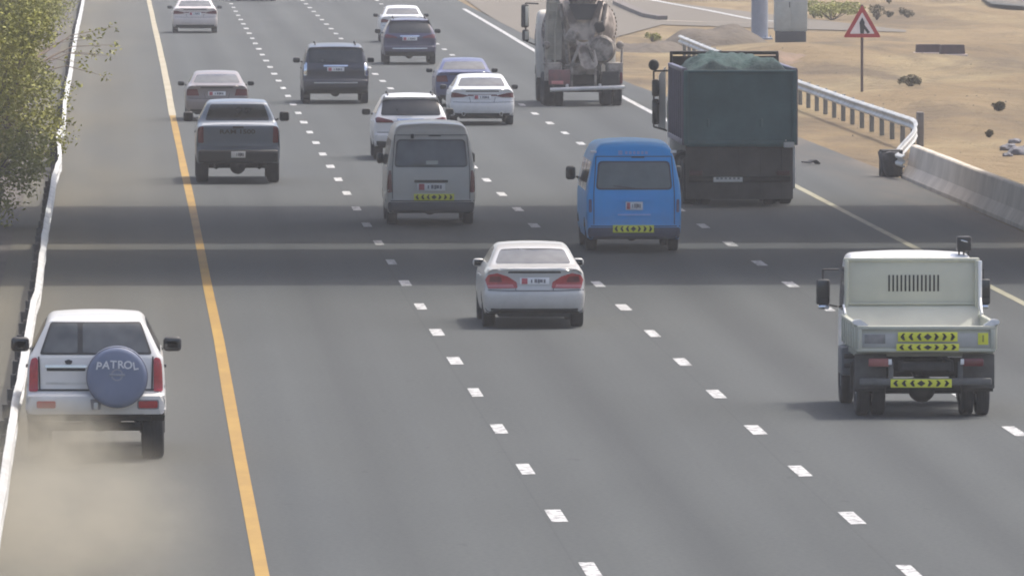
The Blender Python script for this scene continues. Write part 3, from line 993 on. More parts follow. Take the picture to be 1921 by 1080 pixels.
g = P(1484, 88)
t = thing('roadside_cabinet', 'tall grey green roadside cabinet on a dark plinth beside the thick post', 'cabinet', (g.x, g.y, gz(g.x, g.y) + .0))
M['cab_green'] = mat('grey green cabinet paint', (0.40, 0.42, 0.39), 0.6, var=0.15)
bm = B()
box(bm, (0, .3, .2), (1.16, .8, .44), .03)
obj('plinth', bm, mat('dark plinth', (0.055, 0.055, 0.06), 0.8), t)
bm = B()
box(bm, (0, .3, 1.35), (1.26, .7, 1.85), .03)
o = obj('housing', bm, M['cab_green'], t)
bm = B()
for sx in (-.3, .3): box(bm, (sx, -.058, 1.35), (.56, .012, 1.7), .004)
d_ = obj('door', bm, M['cab_green'], t)
bm = B()
box(bm, (-.06, -.075, 1.45), (.03, .03, .22), .008)
obj('handle', bm, M['black'], d_)

M['darkblock'] = mat('dark reddish block', (0.12, 0.075, 0.075), 0.9, c2=(0.07, 0.05, 0.05), scale=5, bump=.3)
for k, (px, py, w, lab) in enumerate(((1742, 121, .92, 'left and slightly smaller of two low dark reddish blocks lying on the sand'), (1786, 123, .88, 'right and larger of two low dark reddish blocks lying on the sand'))):
    g = P(px, py)
    t = thing('concrete_block', lab, 'block', (g.x, g.y, gz(g.x, g.y) - .02), .03 * k, 'dark blocks on the sand')
    bm = B()
    prism(bm, rnd([(-w / 2, .03), (w / 2, .03), (w / 2 - .03, .34 + .05 * k), (-w / 2 + .03, .34 + .05 * k)], .03), 'xz', -.3, .3)
    obj('block_body', bm, M['darkblock'], t)
    bm = B()
    box(bm, (0, 0, .02), (w + .16, .8, .07), .02)
    obj('pale_footing', bm, mat('pale footing', (.55, .45, .40), .9), t)

M['rubble'] = mat('blue grey rubble', (.21, .205, .22), .9, var=.4, scale=6, bump=.5)
rg = random.Random(9)
for k, (px, py, r) in enumerate(((1893, 280, .18), (1912, 288, .22), (1903, 270, .13), (1926, 283, .2), (1890, 291, .1))):
    g = P(px, py)
    bm = B()
    bmesh.ops.create_icosphere(bm, subdivisions=3, radius=1)
    for v in bm.verts:
        f = 1 + .35 * noise.noise(v.co * 1.7 + Vector((k * 5, 0, 0)))
        v.co = Vector((v.co.x * r * 1.3 * f, v.co.y * r * f, v.co.z * r * .7 * f))
    o = obj('rubble_stone', bm, M['rubble'])
    o.location = (g.x, g.y, gz(g.x, g.y) + r * .3)
    props(o, 'blue grey broken stone in the small rubble heap at the right picture edge', 'stone', 'rubble stones at the right edge')

rg = random.Random(31)
bm = B()
for _ in range(300):
    y = rg.uniform(225, 400)
    x = 20.2 + rg.random() ** 1.6 * 16 if y < 300 else 21.0 + rg.random() ** 1.5 * 16
    r = .015 + .04 * rg.random() ** 3
    c0 = Vector((x, y, gz(x, y) + r * .25))
    ring = [bm.verts.new(c0 + Vector((math.cos(k * 1.257) * r * rg.uniform(.7, 1.3), math.sin(k * 1.257) * r * rg.uniform(.7, 1.3), -r * .3))) for k in range(5)]
    top = bm.verts.new(c0 + Vector((rg.uniform(-.3, .3) * r, 0, r * rg.uniform(.5, 1.0))))
    for k in range(5): bm.faces.new((ring[k], ring[(k + 1) % 5], top))
props(obj('gravel', bm, mat('desert pebbles', (.20, .17, .13), .9, c2=(.09, .075, .06), scale=3.0), smooth=0), 'scattered pebbles on the roadside sand', 'gravel', kind='stuff')

# crash buffer at the nose of the barrier: dark rubber bags strapped together, tipped over
g = P(1668, 331)
t = thing('rubber_buffer', 'dark grey rubber buffer slumped against the nose of the concrete barrier', 'crash buffer', (g.x + .04, g.y, 0), .06)
M['buffer'] = mat('dusty black rubber', (0.05, 0.05, 0.055), 0.8, var=.5, scale=5, bump=.3)
bm = B()
bmesh.ops.create_cube(bm, size=1)
bmesh.ops.subdivide_edges(bm, edges=bm.edges[:], cuts=7, use_grid_fill=True)
for v in bm.verts:
    p = v.co * 2
    l = max(abs(p.x), abs(p.y), abs(p.z))
    q = p.normalized() * l
    p = p.lerp(q, .45)
    f = 1 + .14 * noise.noise(p * 1.8)
    v.co = Vector((p.x * .25 * f - .06 * p.z, p.y * .5 * f, .31 + p.z * .33 * f))
obj('buffer_body', bm, M['buffer'], t, smooth=60)
bm = B()
for yy in (-.22, .18):
    bm = B()
    box(bm, (0, yy, .33), (.53, .07, .655), .12, seg=4)
    obj('strap', bm, M['black'], t)

# scrap of tyre on the shoulder
g = P(1521, 309)
bm = B()
for a0 in range(-6, 7):
    pass
ring = []
for i in range(17):
    a = -0.9 + 1.8 * i / 16
    ring.append((math.sin(a) * .26, .055 + .10 * math.cos(a) * (1 + .3 * math.sin(5 * a)) - .06))
prism(bm, ring + [(x * .9, max(0.004, z - .035)) for x, z in ring[::-1]], 'xz', -.16, .16)
o = obj('tyre_scrap', bm, M['rubber'])
o.location = (g.x, g.y, .006)
o.rotation_euler = (0, 0, .3)
props(o, 'small black scrap of burst tyre lying on the right shoulder', 'debris')
# ------------------------------------------------------------------ vehicles
GV = 'cars and trucks driving away on the road'

def shut_line(c, poly_pts, m=None, w=0.014, off=0.009, view='rear', name='shut_line'):
    """narrow dark joint along an open polyline on the body, one mesh"""
    b2 = None
    ob = None
    segs = []
    for a, b in zip(poly_pts[:-1], poly_pts[1:]):
        d = Vector((b[0] - a[0], b[1] - a[1])).normalized()
        n_ = Vector((-d.y, d.x)) * w / 2
        segs.append([(a[0] + n_.x, a[1] + n_.y), (b[0] + n_.x, b[1] + n_.y), (b[0] - n_.x, b[1] - n_.y), (a[0] - n_.x, a[1] - n_.y)])
    obs = [c.patch(name, s, m or M['black'], view, off=off, skirt=0.012, step=.08) for s in segs]
    me = obs[0].data
    bm = B()
    for o in obs: bm.from_mesh(o.data)
    bm.to_mesh(me)
    bm.free()
    for o in obs[1:]: bpy.data.objects.remove(o)
    return obs[0]

def underside(c, L, hw, zb, axle, tank=True, z0=None):
    bm = B()
    cyl(bm, (-hw * .8, axle, .34), (hw * .8, axle, .34), .05, n=12)
    bmesh.ops.create_uvsphere(bm, u_segments=16, v_segments=10, radius=.15, matrix=Matrix.Translation((0, axle, .35)))
    c.add('rear_axle', bm, M['dark'])

def sedan(name, label, px, yt, m, L=4.6, hw=.9, H=1.44, lights='wide', light_m=None, dark_bumper=True, exhaust=False, plate=None, glass=None, plate_z=None, lip=True, over=.98, rz=0.0, mirror_m=None, mx=0.0):
    c = Car(name, label, 'car', px, yt, over, GV, rz)
    k = H / 1.44
    up = [(.16, .27), (.05, .30), (.0, .42), (.0, .60), (.03, .67), (.05, .82), (.03, .99), (.02, 1.035), (.06, 1.055), (.30, 1.065), (.62, 1.085), (.85, 1.20), (1.18, 1.34), (1.45, 1.41), (1.85, 1.44), (2.35, 1.435), (2.75, 1.38), (3.25, 1.16), (3.55, 1.02), (3.9, .95), (4.3, .84), (4.52, .70), (4.6, .5), (4.55, .25)]
    up = [(y * L / 4.6, z * k) for y, z in up]
    tum = [(.2, .93), (.35, .975), (.55, 1.0), (.80, .995), (.95, .965), (1.05, .90), (1.12, .84), (1.38, .70), (1.45, .66)]
    tum = [(z * k, f) for z, f in tum]
    ax = (over, over + L * .585)
    c.body(m, up, tum, hw, ax, .345, .20, bow=.10, crown=.03, r=.075, pr=.06, pf=.16)
    c.wheels(.315, .215, ax, hw - .125)
    g = glass or M['glass']
    gw0, gw1 = hw * .74, hw * .62
    c.patch('rear_window', rnd(sym([(gw0, 1.10 * k), (gw1, 1.325 * k), (gw1 * .5, 1.34 * k)]), .05), g, off=.014, skirt=.035, step=.04)
    wy = [(1.05, 1.10), (1.55, 1.335), (2.2, 1.36), (2.62, 1.30), (3.02, 1.09), (2.2, 1.06)]
    c.both('side_window', rnd([(y * L / 4.6, z * k) for y, z in wy], .05), g, 'left')
    c.patch('windscreen', rnd(sym([(hw * .78, 1.08 * k), (hw * .63, 1.36 * k)]), .05), g, 'front')
    lm = light_m or M['red']
    if lights == 'wide':                                  # big wraparound wedges
        pl = [(hw * .33, .70), (hw * .90, .69), (hw * .955, .84), (hw * .90, .925), (hw * .72, .955), (hw * .52, .90), (hw * .345, .80)]
    elif lights == 'slim':
        pl = [(hw * .42, .835), (hw * .60, .80), (hw * .96, .79), (hw * .965, .93), (hw * .80, .925), (hw * .55, .875)]
    else:
        pl = [(hw * .56, .74), (hw * .95, .74), (hw * .955, .92), (hw * .62, .93)]
    tls = c.both('tail_light', rnd([(x, z * k) for x, z in pl], .02), lm, off=.012, step=.035)
    if lights == 'wide':
        for sgn, tl in zip((1, -1), tls):
            q = [(hw * .40, .715), (hw * .90, .705), (hw * .91, .755), (hw * .42, .765)]
            q = rnd([(x, z * k) for x, z in q], .01)
            c.patch('lamp_reflector', q if sgn > 0 else mir(q), mat('pale red reflector', (.50, .16, .17), .3), off=.017, skirt=.01, parent=tl)
            q = [(hw * .62, .80), (hw * .88, .80), (hw * .86, .90), (hw * .66, .90)]
            q = rnd([(x, z * k) for x, z in q], .02)
            c.patch('lamp_bulb', q if sgn > 0 else mir(q), M['red_dark'], off=.017, skirt=.01, parent=tl)
    if lights == 'slim': c.patch('light_bar', rect(0, .855 * k, hw * .9, .035, .01), M['red_dark'], off=.009)
    shut_line(c, [(-hw * .97, .668 * k), (-hw * .5, .655 * k), (hw * .5, .655 * k), (hw * .97, .668 * k)], w=.012)
    if dark_bumper:
        c.patch('bumper_insert', rnd(sym([(hw * .80, .25 * k), (hw * .86, .35 * k), (hw * .55, .335 * k)]), .03), M['black'], off=.01)
    if lip:
        c.patch('boot_lip', rnd(sym([(hw * .80, 1.0 * k), (hw * .76, 1.04 * k)]), .01), m, off=.035, skirt=.05)
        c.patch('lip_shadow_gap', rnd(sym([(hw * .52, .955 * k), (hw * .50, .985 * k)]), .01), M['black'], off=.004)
    if exhaust:
        for s in (-1, 1):
            bm = B()
            cyl(bm, (s * hw * .58, -.01, .33), (s * hw * .58, .15, .33), .055, n=16)
            e = c.add('exhaust', bm, M['chrome'])
            bm = B()
            cyl(bm, (s * hw * .58, -.015, .33), (s * hw * .58, -.008, .33), .04, n=16)
            c.add('exhaust_bore', bm, M['black'], e)
    bm = B()
    prism(bm, rnd([(-hw * .74, .33), (hw * .74, .33), (hw * .70, .19), (-hw * .70, .19)], .04), 'xz', .20, .42)
    c.add('valance', bm, M['dark'])
    shut_line(c, [(-hw * .36, .66 * k), (-hw * .40, .80 * k)], w=.01)
    shut_line(c, [(hw * .36, .66 * k), (hw * .40, .80 * k)], w=.01)
    pz = (plate_z or .80) * k
    c.plate(0, c.rear_y(0, pz) - .012, pz, .5, .12)
    c.mirrors(L * .62, 1.03 * k, hw + .08 + mx, .2, .14, mirror_m)
    for yy, hh in ((L * .37, 1.0), (L * .56, 1.0)):
        for v in ('left', 'right'): pass
    c.both('door_handle', rect(L * .335, .86 * k, .2, .03, .01), m, 'left', off=.03, skirt=.04)
    c.both('door_handle', rect(L * .53, .85 * k, .2, .03, .01), m, 'left', off=.03, skirt=.04)
    underside(c, L, hw, .25, over)
    return c

def suv(name, label, px, yt, m, L=4.75, hw=.96, H=1.70, boxy=0.0, light='slim', light_m=None, glass=None, over=1.0, plate_z=.95, rack=True, bar=True, rz=0.0, cat='car', mirror_m=None):
    c = Car(name, label, cat, px, yt, over, GV, rz)
    k = H / 1.70
    b = boxy
    up = [(.16, .36), (.06, .38), (.0, .46), (.0, .66), (.05, .70), (.06, .80), (.05, 1.0), (.09, 1.10), (.22 - .06 * b, 1.32), (.40 - .18 * b, 1.54), (.42 - .22 * b, 1.60), (.34 - .12 * b, 1.625), (.5, 1.66), (1.0, 1.70), (1.8, 1.71), (2.5, 1.67), (2.9, 1.56), (3.4, 1.22), (3.6, 1.12), (4.2, 1.03), (4.6, .88), (4.75, .6), (4.70, .34)]
    up = [(y * L / 4.75, z * k) for y, z in up]
    tum = [(.3, .94), (.45, .98), (.7, 1.0), (.95, .995), (1.1, .955), (1.2, .915), (1.5, .775 + .06 * b), (1.7, .69 + .08 * b)]
    tum = [(z * k, f) for z, f in tum]
    ax = (over, over + L * .59)
    rw = .36 * (1 + .06 * b)
    c.body(m, up, tum, hw, ax, rw + .03, .28, bow=.10, crown=.035, r=.08, pr=.05, pf=.13)
    c.wheels(rw, .24, ax, hw - .14)
    g = glass or M['glass']
    t1 = .74 + .06 * b
    c.patch('rear_window', rnd(sym([(hw * .80, 1.155 * k), (hw * t1, 1.545 * k), (hw * .3, 1.57 * k)]), .06), g)
    wy = [(.62 - .12 * b, 1.18), (.78 - .2 * b, 1.52), (1.6, 1.575), (2.4, 1.55), (2.85, 1.42), (3.15, 1.17)]
    c.both('side_window', rnd([(y * L / 4.75, z * k) for y, z in wy], .05), g, 'left')
    c.patch('windscreen', rnd(sym([(hw * .80, 1.18 * k), (hw * .68, 1.58 * k)]), .05), g, 'front')
    lm = light_m or M['red']
    if light == 'slim': pl = [(hw * .45, .97), (hw * .93, .97), (hw * .955, 1.09), (hw * .86, 1.115), (hw * .5, 1.03)]
    elif light == 'tall': pl = [(hw * .86, .80), (hw * .955, .80), (hw * .935, 1.17), (hw * .85, 1.17)]
    else: pl = [(hw * .66, .90), (hw * .95, .90), (hw * .95, 1.08), (hw * .72, 1.10)]
    c.both('tail_light', rnd([(x, z * k) for x, z in pl], .025), lm, off=.014)
    c.patch('bumper_step', rnd(sym([(hw * .94, .40 * k), (hw * .96, .64 * k)]), .04), m, off=.03, skirt=.06)
    c.patch('bumper_cladding', rnd(sym([(hw * .90, .37 * k), (hw * .93, .50 * k), (hw * .5, .48 * k)]), .03), M['black'], off=.042, skirt=.03)
    shut_line(c, [(-hw * .9, .72 * k), (hw * .9, .72 * k)], w=.014)
    if bar: c.patch('tailgate_trim', rect(0, (plate_z + .10) * k, hw * .72, .05, .012), M['chrome'], off=.02)
    c.plate(0, c.rear_y(0, plate_z * k) - .014, plate_z * k, .52, .12)
    c.patch('bumper_strip', rect(0, .60 * k, hw * 1.3, .03, .01), M['chrome'], off=.036)
    c.wiper(.05, 1.17 * k, -.36, 1.21 * k)
    if rack:
        for s in (-1, 1):
            bm = B()
            pts = [(s * hw * .60, y * L / 4.75, z * k) for y, z in ((.75, 1.66), (.85, 1.725), (1.6, 1.745), (2.3, 1.725), (2.4, 1.67))]
            tube(bm, pts, .02)
            c.add('roof_rail', bm, M['black'])
    c.mirrors(L * .62, 1.18 * k, hw + .10, .22, .17, mirror_m)
    c.both('door_handle', rect(L * .33, .98 * k, .2, .03, .01), m, 'left', off=.03, skirt=.04)
    c.both('door_handle', rect(L * .52, .97 * k, .2, .03, .01), m, 'left', off=.03, skirt=.04)
    underside(c, L, hw, .3, over)
    return c

M['p_white'] = paint('white paint', (0.76, 0.76, 0.76), var=.05)
M['p_silver'] = paint('silver paint', (0.55, 0.545, 0.53), .3, var=.06, metal=.15)
M['p_cream'] = paint('pearl cream paint', (0.70, 0.62, 0.58), var=.05)
M['p_beige'] = paint('brownish grey paint', (0.24, 0.20, 0.19), var=.08)
M['p_grey'] = paint('slate grey paint', (0.115, 0.150, 0.205), .35, var=.10)
M['p_blue'] = paint('bright blue paint', (0.001, 0.32, 0.78), .45, var=.10, coat=.1)
M['p_navy'] = paint('dark blue paint', (0.05, 0.06, 0.17), .35, var=.1)
M['p_black'] = paint('blue black paint', (0.009, 0.012, 0.028), .3, var=.2, dirt=.2)
M['p_plum'] = paint('dark plum paint', (0.030, 0.026, 0.085), .3, var=.2, dirt=.25)
M['p_vansilver'] = paint('dull silver van paint', (0.52, 0.51, 0.475), .38, var=.08)
M['p_mint'] = paint('pale green white paint', (0.45, 0.455, 0.375), .5, var=.12, coat=.1)

# ---- white off-roader with a spare wheel on its back
def offroader():
    c = Car('offroad_car', 'white off-roader with a covered spare wheel raising dust on the left shoulder', 'car', 180, 858, .95, GV)
    m = paint('dusty white paint', (0.62, 0.615, 0.60), var=.06)
    hw = .945
    up = [(.20, .60), (.05, .61), (.0, .66), (.0, .86), (.03, .905), (.10, .93), (.11, 1.15), (.12, 1.34), (.15, 1.42), (.30, 1.78), (.36, 1.86), (.42, 1.905), (.8, 1.945), (1.7, 1.955), (2.5, 1.94), (2.9, 1.87), (3.35, 1.50), (3.5, 1.38), (4.2, 1.28), (4.7, 1.20), (4.88, 1.05), (4.95, .75), (4.90, .5)]
    tum = [(.5, .97), (.68, 1.0), (.95, .99), (1.2, .975), (1.38, .955), (1.45, .90), (1.86, .69), (1.95, .65)]
    ax = (.95, 3.92)
    c.body(m, up, tum, hw, ax, .50, .50, bow=.07, crown=.03, r=.075, pr=.03, pf=.08)
    c.wheels(.405, .30, ax, .765)
    g = M['glass_grey']
    fr = c.patch('rear_window_frame', rnd(sym([(.755, 1.425), (.605, 1.855)]), .04), M['black'])
    c.patch('rear_window', rnd([(-.715, 1.45), (-.585, 1.83), (-.245, 1.84), (-.245, 1.45)], .03), g, off=.011, parent=fr)
    c.patch('rear_window', rnd([(-.175, 1.45), (-.175, 1.84), (.585, 1.83), (.715, 1.45)], .03), g, off=.011, parent=fr)
    wy = [(.55, 1.44), (.66, 1.80), (1.6, 1.84), (2.6, 1.83), (2.85, 1.72), (3.15, 1.43)]
    c.both('side_window', rnd(wy, .05), M['glass'], 'left')
    c.patch('windscreen', rnd(sym([(.76, 1.45), (.62, 1.84)]), .05), M['glass'], 'front')
    # tail door
    d = c.patch('tail_door', rnd(sym([(.70, .97), (.735, 1.10), (.74, 1.395)]), .04), m, off=.022, skirt=.03)
    shut_line(c, [(-.80, .955), (.80, .955)], w=.024)
    shut_line(c, [(-.752, .96), (-.765, 1.40)], w=.02)
    shut_line(c, [(.752, .96), (.765, 1.40)], w=.02)
    c.patch('handle_recess', rect(-.40, 1.235, .52, .05, .015), M['black'], off=.026, parent=d)
    c.patch('door_trim', rect(-.40, 1.27, .56, .035, .01), M['chrome'], off=.034, parent=d)
    c.patch('badge', rnd([(-.40, 1.30), (-.33, 1.30), (-.31, 1.345), (-.365, 1.365), (-.42, 1.345)], .015), M['black'], off=.032, parent=d)
    c.patch('door_crease', rect(-.36, 1.045, .62, .03, .01), M['galv'], off=.028, parent=d)
    c.both('tail_light', rnd([(.775, .935), (.90, .935), (.888, 1.28), (.862, 1.375), (.80, 1.39), (.775, 1.36)], .03), M['red'], off=.016, skirt=.05, step=.03)
    # spare wheel
    bm = B()
    lathe(bm, [(.05, -.022), (.22, -.020), (.34, -.012), (.385, .006), (.408, .04), (.415, .09), (.415, .20), (.40, .225), (.3, .235), (.05, .235)], 'y', 48)
    s = c.add('spare_wheel_cover', bm, mat('blue grey vinyl cover', (0.16, 0.19, 0.28), .5, var=.12, scale=2))
    s.location = (.285, -.155, 1.135)
    bm = B()
    lathe(bm, [(.404, -.0), (.412, -.004), (.414, .012), (.406, .016)], 'y', 48, close=True)
    o = c.add('cover_piping', bm, M['ink'], s)
    o.location = (0, .035, 0)
    bm = B()
    word = 'PATROL'
    for i, ch in enumerate(word):
        x = (i - 2.5) * .098
        me = text_mesh(ch, .145)
        zz = .17 - .35 * x * x
        T = Matrix.Translation((x, -.0225, zz)) @ Matrix.Rotation(-x * .7, 4, 'Y') @ Matrix.Rotation(math.pi / 2, 4, 'X')
        me.transform(T)
        bm.from_mesh(me)
        bpy.data.meshes.remove(me)
    c.add('lettering', bm, mat('silver lettering', (.62, .64, .68), .5, var=.05), s, smooth=0)
    bm = B()
    lathe(bm, [(.062, -.026), (.082, -.026), (.082, -.018), (.062, -.018)], 'y', 32, close=True)
    box(bm, (0, -.024, 0), (.21, .008, .03), .003)
    for v in bm.verts: v.co.z += .035
    c.add('emblem', bm, mat('dull emblem grey', (.26, .28, .33), .4, .2), s)
    # bumper
    bp = c.patch('bumper', rnd(sym([(.90, .635), (.935, .70), (.935, .885), (.80, .905)]), .04), m, off=.05, skirt=.12)
    for sx in (-.665, .70):
        fr = c.patch('reflector_frame', rect(sx, .765, .29, .125, .03), M['ink'] if sx > 0 else m, off=.056)
        c.patch('reflector', rect(sx, .765, .255, .095, .025), M['red'], off=.062, parent=fr)
    bm = B()
    prism(bm, rnd([(-.06, .70), (.06, .70), (.075, .84), (-.075, .84)], .02), 'xz', -.075, -.045)
    o = c.add('tow_hitch', bm, M['ink'])
    bm = B()
    box(bm, (0, -.09, .745), (.055, .05, .10), .012)
    c.add('hitch_pin', bm, M['galv'], o)
    c.patch('bumper_notch', rect(.28, .895, .5, .05, .02), M['ink'], off=.053)
    # underside
    bm = B()
    box(bm, (.0, .35, .60), (1.5, .3, .14), .03)
    prism(bm, rnd([(-.22, .58), (.40, .60), (.30, .45), (.12, .375), (-.02, .375), (-.14, .46)], .05), 'xz', .55, .95)
    cyl(bm, (-.72, .95, .42), (.72, .95, .42), .06, n=14)
    c.add('rear_axle', bm, M['dark'])
    bm = B()
    cyl(bm, (.55, .1, .50), (.55, .7, .52), .035, n=12)
    prism(bm, [(.50, .60), (.62, .60), (.60, .46), (.53, .46)], 'xz', .3, .33)
    c.add('exhaust', bm, M['dark'])
    bm = B()
    for sx in (-1, 1): box(bm, (sx * .76, 1.55, .47), (.34, .015, .34), .004)
    c.add('mud_flap', bm, M['black'])
    c.mirrors(3.02, 1.43, 1.02, .25, .2, M['black'])
    c.both('door_handle', rect(1.75, 1.2, .2, .04, .01), M['black'], 'left', off=.03, skirt=.04)
    return c
offroader()

# ---- sedans
sedan('sedan', 'silver sedan with broad red tail lamps alone in the middle of the road', 1003, 612, M['p_silver'], L=4.54, hw=.875, H=1.415, lights='wide', plate_z=.82, over=.95, glass=M['glass_grey'], mirror_m=M['p_silver'], mx=-.12)
sedan('sedan', 'white sedan with slim dark red tail lamps and twin exhausts beside the white SUV', 905, 234, M['p_white'], L=4.7, hw=.925, H=1.44, lights='slim', light_m=M['red_dark'], exhaust=True, plate_z=.80, glass=M['glass_grey'])
sedan('sedan', 'dark blue car half hidden behind the white sedan with slim lamps', 872, 199, M['p_navy'], L=4.4, hw=.90, H=1.46, lights='block', light_m=M['red_dark'], glass=M['glass_grey'])
sedan('sedan', 'brownish grey sedan half hidden behind the slate grey pickup', 407, 226, M['p_beige'], L=4.7, hw=.915, H=1.43, lights='block', light_m=M['red_dark'], glass=M['glass_grey'])
sedan('sedan', 'white sedan in front of the dark plum SUV near the top', 756, 80, M['p_white'], L=4.7, hw=.90, H=1.45, lights='slim', light_m=M['red_dark'], glass=M['glass_grey'])
sedan('sedan', 'pearl cream sedan beside the yellow line at the top left', 366, 62, M['p_cream'], L=4.75, hw=.93, H=1.43, lights='slim', light_m=M['red_dark'], glass=M['glass_grey'])

# ---- SUVs
suv('suv', 'white SUV with a tinted rear window half hidden behind the silver van', 771, 299, M['p_white'], L=4.7, hw=.955, H=1.68, light='slim', light_m=M['red_dark'])
suv('suv', 'big blue black SUV with a bright trim bar on its tailgate', 630, 194, M['p_black'], L=5.3, hw=1.03, H=1.84, boxy=1.0, light='tall', light_m=M['chrome'], plate_z=.98)
suv('suv', 'dark plum SUV right behind the far white sedan', 769, 121, M['p_plum'], L=4.7, hw=.955, H=1.66, light='slim', light_m=M['red_dark'])
suv('suv', 'dark SUV cut by the top edge with only its underside showing', 480, 2, M['p_black'], L=5.0, hw=1.0, H=1.8, boxy=.6, light='block')

# ---- pickup
def pickup():
    c = Car('pickup_truck', 'slate grey pickup truck with dark lettering on its tailgate', 'pickup', 447, 342, 1.22, GV)
    m = M['p_grey']
    hw = 1.005
    up = [(.14, .48), (.04, .50), (.03, .70), (.03, .84), (.06, .90), (.05, 1.1), (.03, 1.36), (.05, 1.395), (.10, 1.40), (1.60, 1.40), (1.78, 1.41), (1.86, 1.45), (1.98, 1.80), (2.06, 1.90), (2.3, 1.95), (3.0, 1.965), (3.5, 1.92), (3.9, 1.70), (4.3, 1.40), (4.45, 1.32), (5.2, 1.22), (5.62, 1.08), (5.75, .8), (5.70, .42)]
    tum = [(.4, .95), (.6, .99), (.9, 1.0), (1.15, .995), (1.32, .97), (1.42, .93), (1.86, .72), (1.97, .66)]
    ax = (1.22, 4.87)
    c.body(m, up, tum, hw, ax, .46, .44, bow=.05, crown=.03, r=.06, pr=.02, pf=.1)
    c.wheels(.405, .29, ax, .845)
    c.patch('rear_window', rnd(sym([(.77, 1.46), (.64, 1.84)]), .05), M['glass'])
    c.both('side_window', rnd([(2.2, 1.46), (2.3, 1.83), (3.2, 1.86), (3.6, 1.78), (4.05, 1.46)], .05), M['glass'], 'left')
    c.patch('windscreen', rnd(sym([(.80, 1.47), (.66, 1.86)]), .05), M['glass'], 'front')
    t = c.patch('tailgate', rnd(sym([(.77, .89), (.77, 1.375)]), .03), m, off=.02, skirt=.03)
    bm = B()
    me = text_mesh('RAM 1500', .175)
    me.transform(Matrix.Translation((-.02, -.002, 1.235)) @ Matrix.Diagonal((1.12, 1, .8, 1)) @ Matrix.Rotation(math.pi / 2, 4, 'X'))
    bm.from_mesh(me)
    bpy.data.meshes.remove(me)
    c.add('lettering', bm, M['black'], t, smooth=0)
    c.patch('tailgate_handle', rect(0, 1.345, .26, .05, .01), M['black'], off=.028, parent=t)
    c.patch('tailgate_crease', rect(0, 1.17, .9, .016, .005), m, off=.032, parent=t)
    c.both('tail_light', rnd([(.825, .97), (.955, .97), (.96, 1.30), (.92, 1.365), (.83, 1.365)], .03), M['red_dark'], off=.014)
    c.patch('bed_cover', rnd([(-.86, .16), (.86, .16), (.84, 1.72), (-.84, 1.72)], .04), mat('grey vinyl bed cover', (.30, .32, .35), .6, var=.08), 'top', off=.012)
    bm = B()
    box(bm, (0, -.03, .66), (1.90, .22, .30), .05, seg=3)
    b_ = c.add('bumper', bm, M['black'])
    c.plate(0, -.155, .70, .34, .15, red=False)
    bm = B()
    cyl(bm, (-.78, 1.22, .40), (.78, 1.22, .40), .065, n=14)
    bmesh.ops.create_uvsphere(bm, u_segments=18, v_segments=12, radius=.19, matrix=Matrix.Translation((0, 1.22, .38)))
    for s in (-1, 1):
        cyl(bm, (s * .52, .7, .50), (s * .52, 1.1, .36), .05, n=10)
    c.add('rear_axle', bm, M['dark'])
    c.mirrors(3.95, 1.50, 1.14, .24, .24, M['black'])
    c.both('door_handle', rect(2.45, 1.18, .2, .035, .01), M['black'], 'left', off=.03, skirt=.04)
    return c
pickup()

# ---- vans
def van(name, label, cat, px, yt, m, L, hw, H, over, win, lights, plate_z, chev, tum, style):
    c = Car(name, label, cat, px, yt, over, GV)
    up = [(.14, .26), (.04, .28), (.0, .34), (.0, .50), (.03, .54), (.04, .9), (.06, 1.2), (.14, 1.7), (.20, 1.95), (.27, H - .13), (.38, H - .03), (.7, H), (1.8, H + .02), (3.2, H - .02), (3.7, H - .16), (4.1, 1.62), (4.45, 1.20), (4.62, 1.0), (4.7, .7), (4.66, .3)]
    up = [(y * L / 4.7, z) for y, z in up]
    ax = (over, over + L * .56)
    c.body(m, up, tum, hw, ax, .38, .24, bow=.07, crown=.05, r=.09, pr=.03, pf=.10)
    c.wheels(.335, .215, ax, hw - .14)
    fr = c.patch('window_seal', rnd(sym([(win[0] + .03, win[2] - .03), (win[1] + .03, win[3] + .03)]), .09), M['black'])
    c.patch('rear_window', rnd(sym([(win[0], win[2]), (win[1], win[3])]), .08), style['glass'], off=.012, parent=fr)
    for a, b in ((.5, 1.75), (1.82, 2.75), (2.85, 3.72)):
        c.both('side_window', rnd([(a * L / 4.7, 1.22), (a * L / 4.7 + .03, 1.80), (b * L / 4.7 - .03, 1.80), (b * L / 4.7, 1.22)], .06), style['side'], 'left')
    c.patch('windscreen', rnd(sym([(hw * .86, 1.22), (hw * .74, H - .3)]), .06), M['glass'], 'front')
    c.both('tail_light', rnd(lights, .03), style['light'], off=.014)
    shut_line(c, sym([(win[0] + .07, .56), (win[0] + .07, 1.2), (win[1] + .07, win[3] + .12)]) , w=.014)
    shut_line(c, [(-hw * .97, .525), (hw * .97, .525)], w=.02)
    c.patch('bumper', rnd(sym([(hw * .93, .27), (hw * .965, .35), (hw * .965, .50)]), .05), style['bumper'], off=.03, skirt=.08)
    c.patch('plate_trim', rect(0, plate_z + .12, .72, .055, .02), M['black'] if style['dark_trim'] else m, off=.03, skirt=.05)
    c.plate(.0, c.rear_y(0, plate_z) - .018, plate_z, .60 if style['wide_plate'] else .34, .16)
    c.wiper(.06, win[2] - .01, -.42, win[2] + .05)
    c.chevrons(chev[0], c.rear_y(0, chev[1]) - .04, chev[1], chev[2], chev[3])
    c.patch('brake_light', rect(0.08, win[3] + .11, .26, .03, .01), M['black'], off=.02)
    bm = B()
    cyl(bm, (-.70, over, .335), (.70, over, .335), .05, n=12)
    bmesh.ops.create_uvsphere(bm, u_segments=16, v_segments=10, radius=.14, matrix=Matrix.Translation((0, over, .33)))
    for s in (-1, 1): box(bm, (s * .5, over, .30), (.06, 1.0, .03), .01)
    c.add('rear_axle', bm, M['dark'])
    return c

